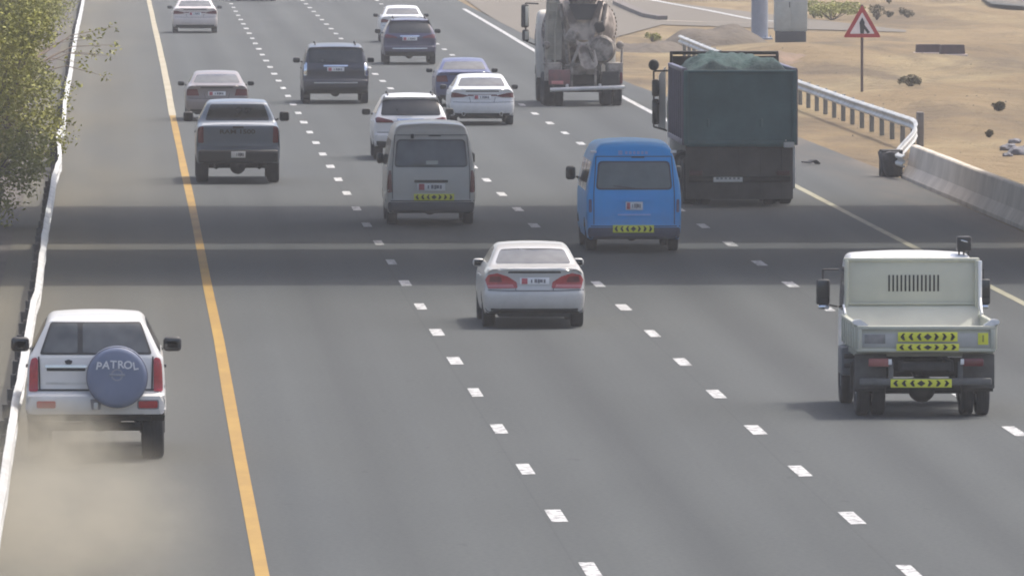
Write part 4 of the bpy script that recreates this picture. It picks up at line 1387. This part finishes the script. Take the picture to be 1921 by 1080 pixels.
tumv = [(.25, .95), (.40, .985), (.6, 1.0), (1.1, .995), (1.3, .97), (1.85, .86), (2.05, .80), (2.2, .72)]
v = van('minivan', 'dull silver high roof van with a chevron strip below its plate', 'van', 809, 420, M['p_vansilver'], 4.75, .955, 2.2, 1.02, (.755, .70, 1.27, 1.80), [(.83, .70), (.935, .70), (.93, 1.02), (.90, 1.17), (.85, 1.17)], .82, (.06, .605, .86, .14), tumv,
        dict(glass=M['glass_grey'], side=M['glass'], light=M['red_dark'], bumper=mat('dark grey bumper', (.075, .075, .085), .6), dark_trim=True, wide_plate=True))
v.mirrors(4.0, 1.32, .97, .15, .24)
bm = B()
cyl(bm, (-.40, .24, 1.86), (-.40, .10, 1.93), .012, n=8)
box(bm, (-.40, .06, 1.90), (.07, .09, .10), .02)
v.add('rear_view_mirror', bm, M['black'])
v.patch('window_sticker', rect(.02, 1.34, .26, .08, .02), mat('pale sticker', (.45, .48, .45), .6), off=.016)

tumb = [(.25, .95), (.40, .985), (.6, 1.0), (1.1, 1.0), (1.35, .975), (1.85, .86), (2.05, .79), (2.25, .70)]
v = van('minibus', 'bright blue minibus with a chevron strip on its dark rear bumper', 'minibus', 1190, 470, M['p_blue'], 5.2, .955, 2.22, 1.1, (.735, .685, 1.28, 1.79), [(.845, .80), (.905, .80), (.905, 1.06), (.85, 1.06)], .93, (-.02, .475, .82, .15), tumb,
        dict(glass=mat('dusty grey green glass', (.115, .135, .13), .25, var=.2), side=M['glass'], light=M['p_navy'], bumper=mat('dark blue grey bumper', (.050, .055, .085), .6), dark_trim=False, wide_plate=False))
v.mirrors(4.55, 1.45, 1.06, .2, .28)
v.patch('tail_strip', rect(.0, .755, .66, .035, .01), mat('pale blue strip', (.25, .42, .75), .4), off=.02)
bl = []
for i, (w, x) in enumerate(((.08, -.27), (.05, -.15), (.06, -.07), (.05, .01), (.06, .09), (.05, .17), (.06, .25))):
    bl.append(v.patch('roof_lettering', rect(x, 1.985, w, .085 if i == 0 else .06, .01), mat('pale blue lettering', (.16, .33, .66), .5) if i == 0 else bl[0].data.materials[0], off=.012))
bm = B()
for o in bl: bm.from_mesh(o.data)
bm.to_mesh(bl[0].data)
bm.free()
for o in bl[1:]: bpy.data.objects.remove(o)
for s_ in (-1, 1):                                        # clearance lamps at the roof's rear corners
    bm = B()
    box(bm, (s_ * .80, .38, 2.0), (.12, .10, .05), .015)
    v.add('marker_lamp', bm, M['p_white'])

# ---- small tipper with a pale green bed
def light_truck():
    c = Car('light_truck', 'pale green white small tipper truck with yellow chevron plates on its tailgate', 'truck', 1737, 778, .85, GV)
    m = M['p_mint']
    hw = .985
    # cab
    up = [(3.02, .72), (3.0, .80), (3.0, 1.2), (3.02, 1.9), (3.06, 2.16), (3.14, 2.235), (3.5, 2.27), (4.1, 2.26), (4.4, 2.20), (4.6, 1.9), (4.78, 1.4), (4.84, 1.0), (4.84, .45), (4.78, .38)]
    tum = [(.4, .97), (.8, 1.0), (1.3, 1.0), (1.5, .985), (2.1, .93), (2.25, .90)]
    c.body(M['p_white'], up, tum, hw, (4.15,), .40, .38, bow=.02, crown=.04, r=.07, pr=0.0, pf=.06, name='cab', L=4.84)
    c.both('side_window', rnd([(3.25, 1.40), (3.3, 2.02), (4.1, 2.02), (4.5, 1.75), (4.6, 1.40)], .06), M['glass'], 'left')
    c.patch('windscreen', rnd(sym([(.88, 1.35), (.82, 2.08)]), .06), M['glass'], 'front')
    c.wheels(.36, .19, (.85, 4.15), .87, dual=(.85,))
    # load bed
    bm = B()
    box(bm, (0, 1.42, .98), (1.96, 2.8, .07), .01)
    for i in range(6): box(bm, (0, .35 + .44 * i, .91), (2.0, .07, .08), .01)
    bed = c.add('load_bed', bm, m)
    for s in (-1, 1):
        bm = B()
        box(bm, (s * 1.0, 1.42, 1.16), (.045, 2.8, .36), .012)
        box(bm, (s * 1.005, 1.42, 1.345), (.075, 2.82, .05), .015)
        for i in range(6): box(bm, (s * 1.028, .25 + .47 * i, 1.15), (.03, .06, .34), .01)
        c.add('side_board', bm, m)
    bm = B()
    box(bm, (0, 0.0, 1.13), (1.97, .04, .36), .012)
    box(bm, (0, -.026, 1.295), (2.0, .055, .06), .015)
    box(bm, (0, -.026, .975), (2.0, .055, .05), .015)
    for s in (-1, 1): box(bm, (s * .96, -.026, 1.135), (.07, .055, .32), .012)
    tg = c.add('tailgate', bm, m)
    for s in (-1, 1):
        bm = B()
        prism(bm, rnd([(s * .82, 1.33), (s * 1.01, 1.33), (s * 1.01, 1.42), (s * .95, 1.42)], .015), 'xz', -.03, .06)
        cyl(bm, (s * 1.02, -.04, 1.38), (s * 1.02, .10, 1.38), .035, n=12)
        c.add('tailgate_hinge', bm, M['p_white'], tg)
    bm = B()
    box(bm, (-.02, -.028, 1.12), (1.86, .008, .20), .003)
    c.add('tailgate_recess', bm, mat('greyish panel', (.40, .40, .38), .6, var=.15), tg)
    # head board with louvres
    bm = B()
    box(bm, (0, 2.84, 1.66), (1.97, .06, 1.02), .02)
    box(bm, (0, 2.835, 2.16), (1.99, .10, .06), .02)
    for s in (-1, 1): box(bm, (s * .955, 2.80, 1.66), (.06, .07, 1.0), .02)
    hb = c.add('head_board', bm, m)
    bm = B()
    for i in range(13): box(bm, ((i - 6) * .060 + .03, 2.806, 1.82), (.026, .014, .24), .004)
    c.add('louvre', bm, M['black'], hb)
    bm = B()
    prism(bm, [(2.80, 1.50), (2.80, 1.02), (2.30, 1.02)], 'yz', -1.0, 1.0)
    c.add('bed_slope', bm, m)
    bm = B()
    box(bm, (0, 2.785, 1.52), (1.9, .03, .03), .01)
    box(bm, (0, 2.55, 1.22), (1.9, .03, .03), .01)
    c.add('bed_rib', bm, m)
    # slender stay from head board to tail, black lamp on the cab roof
    bm = B()
    tube(bm, [(1.0, 2.80, 2.14), (1.0, 2.72, 1.6), (1.0, 2.45, 1.36)], .022)
    box(bm, (1.0, 2.76, 1.72), (.055, .05, .86), .012)
    tube(bm, [(1.0, 2.76, 1.35), (1.005, 2.5, 1.12)], .025)
    c.add('stay', bm, M['p_white'])
    bm = B()
    box(bm, (.80, 3.25, 2.38), (.21, .22, .22), .03)
    for dx in (-.07, 0, .07): cyl(bm, (.80 + dx, 3.25, 2.2), (.80 + dx, 3.25, 2.29), .014, n=8)
    bx_ = c.add('roof_lamp', bm, M['black'])
    bm = B()
    box(bm, (.80, 3.138, 2.42), (.10, .006, .02), .002, Matrix.Rotation(.3, 3, 'Y').to_euler())
    c.add('lamp_glint_strip', bm, M['chrome'], bx_)
    for s in (-1, 1):
        bm = B()
        tube(bm, [(s * 1.0, 2.75, 1.50), (s * 1.0, 2.35, 1.39)], .018)
        c.add('corner_rail', bm, M['p_white'])
    # plates
    c.chevrons(.02, -.058, 1.17, .86, .135)
    c.chevrons(.02, -.06, 1.02, .90, .10)
    c.chevrons(-.07, -.02, .50, .88, .12)
    bm = B()
    box(bm, (.82, -.036, 1.14), (.15, .008, .17), .003)
    q = c.add('yellow_label', bm, M['yellow'], tg)
    bm = B()
    box(bm, (.82, -.042, 1.145), (.025, .005, .10), .002)
    c.add('label_figure', bm, mat('olive ink', (.3, .28, .04), .6), q)
    bm = B()
    box(bm, (-.74, -.036, 1.14), (.30, .008, .13), .003)
    o = c.add('grey_label', bm, mat('smudged grey label', (.27, .26, .25), .7, c2=(.15, .15, .15), scale=9), tg)
    # chassis
    bm = B()
    for s in (-1, 1): box(bm, (s * .36, 2.2, .74), (.09, 4.3, .17), .01)
    for y in (.05, 1.0, 2.0, 2.9): box(bm, (0, y, .74), (.72, .08, .12), .01)
    cyl(bm, (-.8, .85, .37), (.8, .85, .37), .065, n=14)
    bmesh.ops.create_uvsphere(bm, u_segments=18, v_segments=12, radius=.20, matrix=Matrix.Translation((0, .85, .38)))
    cyl(bm, (0, .9, .42), (0, 2.9, .6), .04, n=10)
    for s in (-1, 1):
        for i in range(4): box(bm, (s * .46, .85, .46 + .025 * i), (.07, 1.3 - .24 * i, .022), .005)
    cyl(bm, (0, 1.6, .62), (0, 2.4, .84), .08, n=14)
    c.add('chassis', bm, M['dark'])
    bm = B()
    box(bm, (0, .05, .52), (1.9, .08, .10), .02)
    for s in (-1, 1): box(bm, (s * .5, .08, .66), (.07, .06, .3), .01)
    c.add('underrun_bar', bm, mat('dusty grey steel', (.13, .13, .125), .7, var=.3))
    for s in (-1, 1):
        bm = B()
        box(bm, (s * .68, .0, .80), (.30, .06, .12), .02)
        tl = c.add('tail_light', bm, M['red_dark'] if s > 0 else mat('faded red lamp', (.28, .09, .08), .5))
        bm = B()
        box(bm, (s * .52, -.032, .81), (.05, .01, .08), .01)
        c.add('reversing_light', bm, M['plate'], tl)
        bm = B()
        box(bm, (s * .78, 1.36, .52), (.44, .015, .44), .005)
        c.add('mud_flap', bm, M['black'])
        bm = B()
        box(bm, (s * .78, .27, .66), (.46, .02, .50), .008)
        c.add('rear_flap', bm, mat('dusty dark flap', (.10, .097, .092), .85, var=.4, scale=4))
        bm = B()
        for i in range(9):
            a = math.pi * i / 8
            a2 = math.pi * (i + 1) / 8
            if i == 8: break
            prism(bm, [(.85 + .46 * math.cos(a), .36 + .46 * math.sin(a)), (.85 + .46 * math.cos(a2), .36 + .46 * math.sin(a2)), (.85 + .43 * math.cos(a2), .36 + .43 * math.sin(a2)), (.85 + .43 * math.cos(a), .36 + .43 * math.sin(a))], 'yz', s * .58, s * 1.0)
        c.add('mudguard', bm, M['dark'])
    bm = B()
    box(bm, (-.92, 2.3, .72), (.34, .75, .42), .04)
    t = c.add('fuel_tank', bm, mat('dusty dark tank', (.12, .125, .13), .6, var=.3))
    bm = B()
    box(bm, (-.92, 1.915, .80), (.26, .02, .07), .01)
    box(bm, (-.92, 1.915, .66), (.26, .02, .07), .01)
    c.add('tank_strap', bm, M['black'], t)
    bm = B()
    box(bm, (.86, 2.2, .72), (.3, .5, .34), .03)
    c.add('battery_box', bm, M['dark'])
    for s in (-1, 1):
        bm = B()
        box(bm, (s * 1.19, 4.45, 1.62), (.20, .08, .38), .05, seg=3)
        tube(bm, [(s * .95, 4.55, 1.95), (s * 1.19, 4.5, 1.95), (s * 1.19, 4.48, 1.45), (s * .97, 4.6, 1.40)], .014)
        mo = c.add('mirror', bm, M['black'])
        bm = B()
        box(bm, (s * 1.19, 4.405, 1.66), (.16, .008, .26), .003)
        c.add('mirror_glass', bm, M['glass'], mo)
        bm = B()
        box(bm, (s * 1.18, 4.44, 1.40), (.17, .12, .07), .03)
        c.add('lower_mirror', bm, M['chrome'], mo)
light_truck()

# ---- big tipper
def tipper():
    c = Car('tipper_truck', 'big dark green blue tipper truck heaped with netted load beside the blue minibus', 'truck', 1388, 382, 1.2, GV, rz=.004)
    bedm = mat('dark teal bed paint', (.085, .19, .215), .5, var=.25, scale=1.2)
    indigo = mat('indigo frame paint', (.11, .11, .19), .5, var=.25)
    sidem = mat('dusty grey bed side', (.42, .42, .42), .55, var=.3, scale=1.0)
    ax = (1.2, 2.55, 6.9)
    t, rm = wheel_meshes(.52, .30)
    c.wheels(.52, .30, ax, 1.08, dual=(1.2, 2.55))
    # bed
    bm = B()
    prism(bm, [(-1.25, 1.35), (1.25, 1.35), (1.25, 3.0), (-1.25, 3.0)], 'xz', .0, .09)
    rp_ = c.add('tail_panel', bm, bedm)
    bm = B()
    box(bm, (0, -.02, 3.0), (2.52, .12, .07), .02)
    box(bm, (0, -.02, 1.40), (2.52, .12, .09), .02)
    for x in (-1.22, 1.22): box(bm, (x, -.03, 2.2), (.10, .12, 1.66), .02)
    for x in (-.72, .48): box(bm, (x, -.02, 1.85), (.06, .05, .18), .015)
    c.add('tail_frame', bm, bedm, rp_)
    for s in (-1, 1):
        bm = B()
        box(bm, (s * 1.22, 2.95, 2.2), (.06, 5.7, 1.62), .01)
        sp_ = c.add('bed_side', bm, sidem)
        bm = B()
        box(bm, (s * 1.24, .06, 2.2), (.12, .16, 1.7), .015)
        box(bm, (s * 1.24, 2.95, 3.03), (.12, 5.75, .09), .02)
        box(bm, (s * 1.24, 2.95, 1.42), (.12, 5.75, .12), .02)
        for i in range(8): box(bm, (s * 1.265, .25 + .78 * i, 2.2), (.06, .12, 1.6), .015)
        c.add('side_rib', bm, indigo, sp_)
    bm = B()
    box(bm, (0, 2.95, 1.36), (2.4, 5.8, .10), .02)
    c.add('bed_floor', bm, bedm)
    bm = B()
    box(bm, (0, 5.86, 2.30), (2.5, .10, 1.85), .015)
    box(bm, (0, 5.86, 3.30), (2.5, .16, .08), .02)
    for x in (-1.22, -.4, .4, 1.22): box(bm, (x, 5.80, 3.1), (.07, .08, .4), .015)
    c.add('head_board', bm, mat('black brown frame', (.05, .045, .05), .6))
    # heaped load under a net
    bm = B()
    nx, ny = 34, 46
    g = []
    for j in range(ny + 1):
        row = []
        for i in range(nx + 1):
            u, v = i / nx * 2 - 1, j / ny * 2 - 1
            e = max(0, (1 - abs(u) ** 5)) * max(0, (1 - abs(v) ** 5))
            x, y = u * 1.18, 2.95 + v * 2.75
            z = 2.91 + .42 * e * (0.82 + .5 * noise.noise((x * 1.1, y * .5, 2))) + .13 * noise.noise((x * 3.2, y * 1.6, 7)) * (e ** .5) + .05 * noise.noise((x * 8, y * 5, 3)) * (e ** .5)
            row.append(bm.verts.new((max(-1.18, min(1.18, x)), y, z)))
        g.append(row)
    for j in range(ny):
        for i in range(nx): bm.faces.new((g[j][i], g[j][i + 1], g[j + 1][i + 1], g[j + 1][i]))
    c.add('covered_load', bm, mat('teal netting', (.050, .105, .105), .9, c2=(.024, .055, .060), scale=4.0, stretch=(1, .6, 1), bump=.6, bdist=.05), smooth=70)
    # hanging flap and rear end
    bm = B()
    box(bm, (0, .22, .74), (2.42, .05, 1.22), .02)
    for i in range(5): box(bm, (-.96 + .48 * i, .19, .74), (.02, .02, 1.16), .005)
    c.add('rear_flap', bm, mat('dusty brown black rubber', (.11, .10, .10), .8, var=.35, scale=1.4))
    bm = B()
    box(bm, (0, .16, .58), (2.3, .08, .12), .02)
    u = c.add('underrun_bar', bm, M['dark'])
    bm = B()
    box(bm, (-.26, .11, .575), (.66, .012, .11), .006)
    o = c.add('rear_plate', bm, mat('sunlit road gap white', (.88, .88, .87), .5, var=.05), u)  # white strip painted in for the sunlit road showing below the flap
    b2 = B()
    for k in range(6): box(b2, (-.50 + k * .095, .102, .60), (.05, .004, .035), .001)
    c.add('plate_lettering', b2, M['ink'], o)
    for s in (-1, 1):
        bm = B()
        box(bm, (s * .98, .12, .72), (.30, .05, .11), .015)
        c.add('tail_light', bm, mat('dirty dark lamp', (.10, .035, .035), .5))
    bm = B()
    box(bm, (1.10, -.06, 1.36), (.24, .10, .13), .02)
    box(bm, (1.225, .12, .85), (.05, .04, .95), .01)
    box(bm, (1.03, -.01, 1.40), (.04, .06, .14), .01)
    c.add('tail_hinge', bm, M['p_white'])
    # chassis
    bm = B()
    for s in (-1, 1): box(bm, (s * .45, 4.2, .98), (.12, 7.6, .28), .015)
    for y in (1.2, 2.55): cyl(bm, (-1.0, y, .52), (1.0, y, .52), .10, n=14)
    cyl(bm, (0, 4.2, .9), (0, 5.4, 1.5), .11, n=16)
    for s in (-1, 1): cyl(bm, (s * 1.0, 4.2, .78), (s * 1.0, 5.6, .78), .30, n=20)
    c.add('chassis', bm, M['dark'])
    # cab
    up = [(6.05, .75), (6.02, .9), (6.02, 2.7), (6.08, 2.92), (6.3, 3.02), (7.3, 3.0), (7.75, 2.85), (7.95, 2.2), (8.05, 1.5), (8.08, .6), (8.0, .42)]
    tum = [(.4, .98), (1.0, 1.0), (2.0, 1.0), (2.6, .97), (3.0, .92)]
    c.body(M['p_white'], up, tum, 1.23, (6.9,), .60, .5, bow=.02, crown=.05, r=.09, pr=0, pf=.04, name='cab', L=8.08)
    c.both('side_window', rnd([(6.7, 1.75), (6.72, 2.5), (7.5, 2.5), (7.75, 1.75)], .06), M['glass'], 'left')
    c.patch('windscreen', rnd(sym([(1.08, 1.55), (1.02, 2.65)]), .07), M['glass'], 'front')
    for s in (-1,):
        bm = B()
        bmesh.ops.create_uvsphere(bm, u_segments=18, v_segments=12, radius=.125, matrix=Matrix.Translation((s * 1.52, 7.7, 2.98)) @ Matrix.Diagonal((1, .5, 1.05, 1)))
        tube(bm, [(s * 1.15, 7.6, 2.85), (s * 1.52, 7.7, 2.84), (s * 1.52, 7.7, 1.55), (s * 1.18, 7.65, 1.45)], .022)
        mo = c.add('round_mirror', bm, M['black'])
        bm = B()
        box(bm, (s * 1.48, 7.66, 2.45), (.17, .12, .40), .05, seg=3)
        box(bm, (s * 1.48, 7.66, 1.90), (.16, .12, .60), .05, seg=3)
        mm = c.add('mirror', bm, M['black'])
        bm = B()
        box(bm, (s * 1.48, 7.596, 2.45), (.15, .006, .34), .002)
        box(bm, (s * 1.48, 7.596, 1.90), (.15, .006, .5), .002)
        c.add('mirror_glass', bm, M['glass'], mm)
        bm = B()
        prism(bm, rnd([(s * 1.24, 1.50), (s * 1.42, 1.50), (s * 1.40, 2.75), (s * 1.24, 2.95)], .04), 'xz', 7.72, 7.78)
        c.add('wind_deflector', bm, M['p_white'])
tipper()

# ---- concrete mixer
def mixer():
    c = Car('concrete_mixer', 'cement splashed concrete mixer truck, its drum cut by the top of the picture', 'truck', 1095, 198, 1.15, GV)
    c.wheels(.50, .29, (1.15, 2.45, 6.2), 1.06, dual=(1.15, 2.45))
    dm = mat('cement splashed drum', (.45, .39, .335), .85, c2=(.15, .125, .11), scale=1.5, stretch=(1, .7, 1), bump=.4, detail=3.0)
    gm = mat('cement crusted grey', (.30, .265, .23), .85, c2=(.095, .085, .075), scale=3, bump=.4)
    for q_ in (dm, gm): worn(q_, .40, .58)
    # drum, tilted down to the front
    bm = B()
    lathe(bm, [(.02, 0), (.52, 0), (.56, .05), (.72, .55), (1.02, 1.35), (1.16, 2.1), (1.16, 2.9), (1.02, 3.7), (.62, 4.35), (.3, 4.5), (.02, 4.5)], 'y', 40)
    for k in range(2):
        for i in range(60):
            tt = i / 59
            y0 = .4 + tt * 3.3
            r0 = lerp([(.55, .72), (1.35, 1.02), (2.1, 1.16), (2.9, 1.16), (3.7, 1.02)], y0)
            a = tt * 7.0 + k * math.pi
            box(bm, (math.cos(a) * r0, y0, math.sin(a) * r0), (.05, .14, .05), 0, Matrix.Rotation(-a, 3, 'Y').to_euler())
    dr = c.add('drum', bm, dm)
    dr.location = (0, .95, 2.75)
    dr.rotation_euler = (math.radians(-13), 0, 0)
    # hopper and chutes
    bm = B()
    lathe(bm, [(.62, .78), (.66, .80), (.30, .05), (.26, .0), (.22, .02), (.56, .74)], 'z', 28, close=True)
    for v in bm.verts: v.co.y = v.co.y * .8 + .72; v.co.z += 2.92; v.co.x *= 1.05
    c.add('hopper', bm, gm)
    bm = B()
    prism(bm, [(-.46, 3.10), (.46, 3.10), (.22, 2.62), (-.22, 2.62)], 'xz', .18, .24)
    c.add('hopper_mouth', bm, mat('hopper mouth shade black', (.05, .05, .052), .9))  # flat plate coloured black for the shade inside the hopper's mouth
    bm = B()
    prism(bm, [(-.62, 3.2), (-.44, 3.2), (-.12, 2.25), (-.30, 2.0)], 'xz', .26, .34)
    prism(bm, [(.62, 3.2), (.44, 3.2), (.12, 2.25), (.30, 2.0)], 'xz', .26, .34)
    prism(bm, [(-.46, 2.98), (.46, 2.98), (.20, 2.0), (-.20, 2.0)], 'xz', .30, .36)
    c.add('hopper_guard', bm, dm)
    bm = B()
    ring = []
    for i in range(9):
        a = math.pi + math.pi * i / 8
        ring.append((math.cos(a) * .27, .12 + math.sin(a) * .22))
    ring2 = [(x * .86, z * .86 + .02) for x, z in ring[::-1]]
    for (y0, z0, x0), (y1, z1, x1) in ((( .25, 2.0, 0), (-.02, 1.2, .16)),):
        A = [bm.verts.new((x + x0, y0, z + z0)) for x, z in ring + ring2]
        D = [bm.verts.new((x + x1, y1, z + z1)) for x, z in ring + ring2]
        n_ = len(A)
        for i in range(n_): bm.faces.new((A[i], A[(i + 1) % n_], D[(i + 1) % n_], D[i]))
        bm.faces.new(A[::-1])
        bm.faces.new(D)
    c.add('chute', bm, dm)
    bm = B()
    lathe(bm, [(.02, -.26), (.36, -.22), (.44, 0), (.36, .22), (.02, .26)], 'y', 22, c=(.55, .35, 1.72))
    c.add('water_tank', bm, gm)
    bm = B()
    box(bm, (-.36, .30, 2.12), (.34, .3, .42), .08, Matrix.Rotation(.4, 3, 'Y').to_euler())
    c.add('drive_motor', bm, gm)
    bm = B()
    box(bm, (.50, .26, 2.40), (.30, .2, .34), .08, Matrix.Rotation(-.3, 3, 'Y').to_euler())
    c.add('hydraulic_box', bm, M['dark'])
    # rear pedestal
    bm = B()
    for s in (-1, 1):
        tube(bm, [(s * .42, .5, 1.0), (s * .50, .45, 2.0), (s * .70, .55, 3.1)], .07, 10)
        box(bm, (s * .36, .08, .86), (.07, .07, .80), .015)
        tube(bm, [(s * .36, .06, 1.25), (s * .10, .1, 1.9)], .05, 8)
    box(bm, (0, .08, 1.26), (.84, .08, .10), .02)
    box(bm, (0, .5, 1.1), (1.1, .5, .3), .03)
    c.add('pedestal', bm, gm)
    # left hand ladder side
    bm = B()
    for x in (-1.12, -.86): tube(bm, [(x, .45, .9), (x, .5, 2.2), (x + .12, .6, 3.4)], .025)
    for i in range(9): cyl(bm, (-1.12 + .008 * i, .48, 1.0 + .27 * i), (-.86 + .008 * i, .48, 1.0 + .27 * i), .016, n=6)
    prism(bm, [(-1.20, 1.4), (-.66, 1.4), (-.60, 2.6), (-.72, 3.3), (-1.10, 3.3)], 'xz', .62, .70)
    c.add('ladder', bm, mat('cream grey ladder', (.37, .345, .285), .8, var=.3))
    # mudguards, lamps, bumper
    for s in (-1, 1):
        bm = B()
        box(bm, (s * .93, .62, 1.28), (.56, 1.1, .07), .025)
        box(bm, (s * .93, .09, 1.02), (.54, .05, .5), .02)
        c.add('mudguard', bm, gm)
    bm = B()
    box(bm, (-.74, .035, .88), (.66, .05, .46), .03)
    l = c.add('tail_panel', bm, mat('dull red panel', (.23, .085, .085), .7, c2=(.12, .07, .07), scale=5))
    bm = B()
    box(bm, (-.80, .0, .72), (.36, .02, .10), .015)
    c.add('tail_light', bm, mat('pale red lamp', (.55, .20, .19), .4), l)
    bm = B()
    box(bm, (.82, .035, .86), (.5, .05, .40), .03)
    r_ = c.add('tail_panel', bm, M['dark'])
    bm = B()
    box(bm, (1.14, .0, .86), (.08, .03, .34), .015)
    c.add('tail_light', bm, M['red_dark'], r_)
    bm = B()
    cyl(bm, (-1.02, .0, .50), (1.24, -.02, .58), .065, n=14)
    for x in (-.5, .5): box(bm, (x, .15, .62), (.08, .3, .12), .02)
    c.add('bumper_bar', bm, mat('dusty white bar', (.58, .56, .54), .6, var=.2))
    bm = B()
    box(bm, (-.02, .6, .9), (.75, .06, .5), .02)
    for s in (-1, 1): box(bm, (s * .42, 3.6, .95), (.12, 6.8, .26), .015)
    for y in (1.15, 2.45): cyl(bm, (-.95, y, .5), (.95, y, .5), .10, n=14)
    for s in (-1, 1): box(bm, (s * .98, 1.75, 1.06), (.05, 1.9, .04), .01)
    c.add('chassis', bm, M['dark'])
    for s in (-1, 1):
        bm = B()
        tube(bm, [(s * 1.15, .3, 1.0), (s * 1.18, .3, 1.75), (s * 1.10, .5, 1.95)], .035)
        bmesh.ops.create_uvsphere(bm, u_segments=14, v_segments=10, radius=.12, matrix=Matrix.Translation((s * 1.12, .4, 1.85)))
        c.add('hose', bm, gm)
    # cab
    up = [(5.35, .75), (5.32, .9), (5.32, 2.5), (5.38, 2.78), (5.6, 2.88), (6.5, 2.86), (6.95, 2.72), (7.2, 2.1), (7.3, 1.4), (7.32, .6), (7.25, .42)]
    tum = [(.4, .98), (1.0, 1.0), (2.0, 1.0), (2.5, .97), (2.9, .92)]
    c.body(mat('cream cab paint', (.62, .58, .50), .45), up, tum, 1.23, (6.2,), .58, .5, bow=.02, crown=.05, r=.09, pr=0, pf=.04, name='cab', L=7.32)
    c.both('side_window', rnd([(5.9, 1.7), (5.95, 2.4), (6.75, 2.4), (7.0, 1.7)], .06), M['glass'], 'left')
    c.patch('windscreen', rnd(sym([(1.08, 1.5), (1.02, 2.55)]), .07), M['glass'], 'front')
    for s in (-1,):
        bm = B()
        box(bm, (s * 1.52, 6.95, 2.62), (.24, .14, .72), .06, seg=3)
        box(bm, (s * 1.50, 6.95, 2.02), (.22, .14, .36), .06, seg=3)
        tube(bm, [(s * 1.1, 6.9, 3.0), (s * 1.5, 6.95, 3.02), (s * 1.5, 6.95, 1.85), (s * 1.15, 6.9, 1.7)], .024)
        mo = c.add('mirror', bm, M['black'])
        bm = B()
        box(bm, (s * 1.46, 6.87, 2.62), (.10, .03, .6), .02)
        box(bm, (s * 1.46, 6.87, 2.02), (.13, .03, .26), .02)
        c.add('mirror_back', bm, mat('cream mirror back', (.62, .58, .46), .5), mo)
mixer()
HAZE = 0.00033
# ------------------------------------------------------------------ air and dust
def volume_mat(name, color, density, aniso=0.2):
    m = bpy.data.materials.new(name)
    m.use_nodes = True
    nt = m.node_tree
    for n in list(nt.nodes): nt.nodes.remove(n)
    out = N(nt, 'ShaderNodeOutputMaterial')
    v = N(nt, 'ShaderNodeVolumePrincipled')
    v.inputs['Color'].default_value = (*color, 1)
    v.inputs['Density'].default_value = density
    v.inputs['Anisotropy'].default_value = aniso
    nt.links.new(v.outputs[0], out.inputs['Volume'])
    return m, nt, v
bm = B()
bmesh.ops.create_cube(bm, size=1)
for v in bm.verts: v.co = Vector((v.co.x * 9000, 1000 + v.co.y * 8000, 8.5 + v.co.z * 22))
hm, _, _ = volume_mat('pale dusty air', (0.98, 0.985, 1.0), HAZE)
ho = props(obj('haze', bm, hm, smooth=0), 'thin pale haze over the road', 'haze', kind='stuff')

def dust(loc, rad, dens, sc, seed):
    bm = B()
    bmesh.ops.create_icosphere(bm, subdivisions=4, radius=1.0)
    m, nt, v = volume_mat('sand coloured dust', (0.72, 0.66, 0.52), dens, 0.1)
    tc = N(nt, 'ShaderNodeTexCoord')
    ln = N(nt, 'ShaderNodeVectorMath', operation='LENGTH')
    nt.links.new(tc.outputs['Object'], ln.inputs[0])
    mr = N(nt, 'ShaderNodeMapRange', interpolation_type='SMOOTHSTEP')
    mr.inputs[1].default_value, mr.inputs[2].default_value, mr.inputs[3].default_value, mr.inputs[4].default_value = 0.15, 1.0, 1.0, 0.0
    nt.links.new(ln.outputs['Value'], mr.inputs[0])
    mp = N(nt, 'ShaderNodeMapping')
    mp.inputs['Scale'].default_value = sc
    mp.inputs['Location'].default_value = (seed, seed * .7, 0)
    nt.links.new(tc.outputs['Object'], mp.inputs['Vector'])
    nz = N(nt, 'ShaderNodeTexNoise', Scale=1.0, Detail=5.0, Roughness=0.6)
    nt.links.new(mp.outputs[0], nz.inputs['Vector'])
    r2 = N(nt, 'ShaderNodeMapRange')
    r2.inputs[1].default_value, r2.inputs[2].default_value, r2.inputs[3].default_value, r2.inputs[4].default_value = 0.36, 0.64, 0.25, 1.0
    nt.links.new(nz.outputs['Fac'], r2.inputs[0])
    ml = N(nt, 'ShaderNodeMath', operation='MULTIPLY')
    nt.links.new(mr.outputs[0], ml.inputs[0])
    nt.links.new(r2.outputs[0], ml.inputs[1])
    m2 = N(nt, 'ShaderNodeMath', operation='MULTIPLY')
    m2.inputs[1].default_value = dens
    nt.links.new(ml.outputs[0], m2.inputs[0])
    nt.links.new(m2.outputs[0], v.inputs['Density'])
    o = obj('dust_cloud', bm, m, smooth=180)
    o.location = loc
    o.scale = rad
    return props(o, kind='stuff', group='dust raised by the white off-roader')
a = dust((-1.0, 126, 0.25), (2.5, 15, 1.15), 0.20, (3.4, 6.5, 2.6), 2.0)
a['label'] = 'tan dust trailing low behind the white off-roader towards the camera'
a['category'] = 'dust'
b_ = dust((-0.85, 142.2, 0.32), (1.15, 2.6, 0.70), 1.1, (3.6, 3.4, 3.0), 5.0)
b_['label'] = 'thick tan dust boiling around the left rear wheel of the white off-roader'
b_['category'] = 'dust'
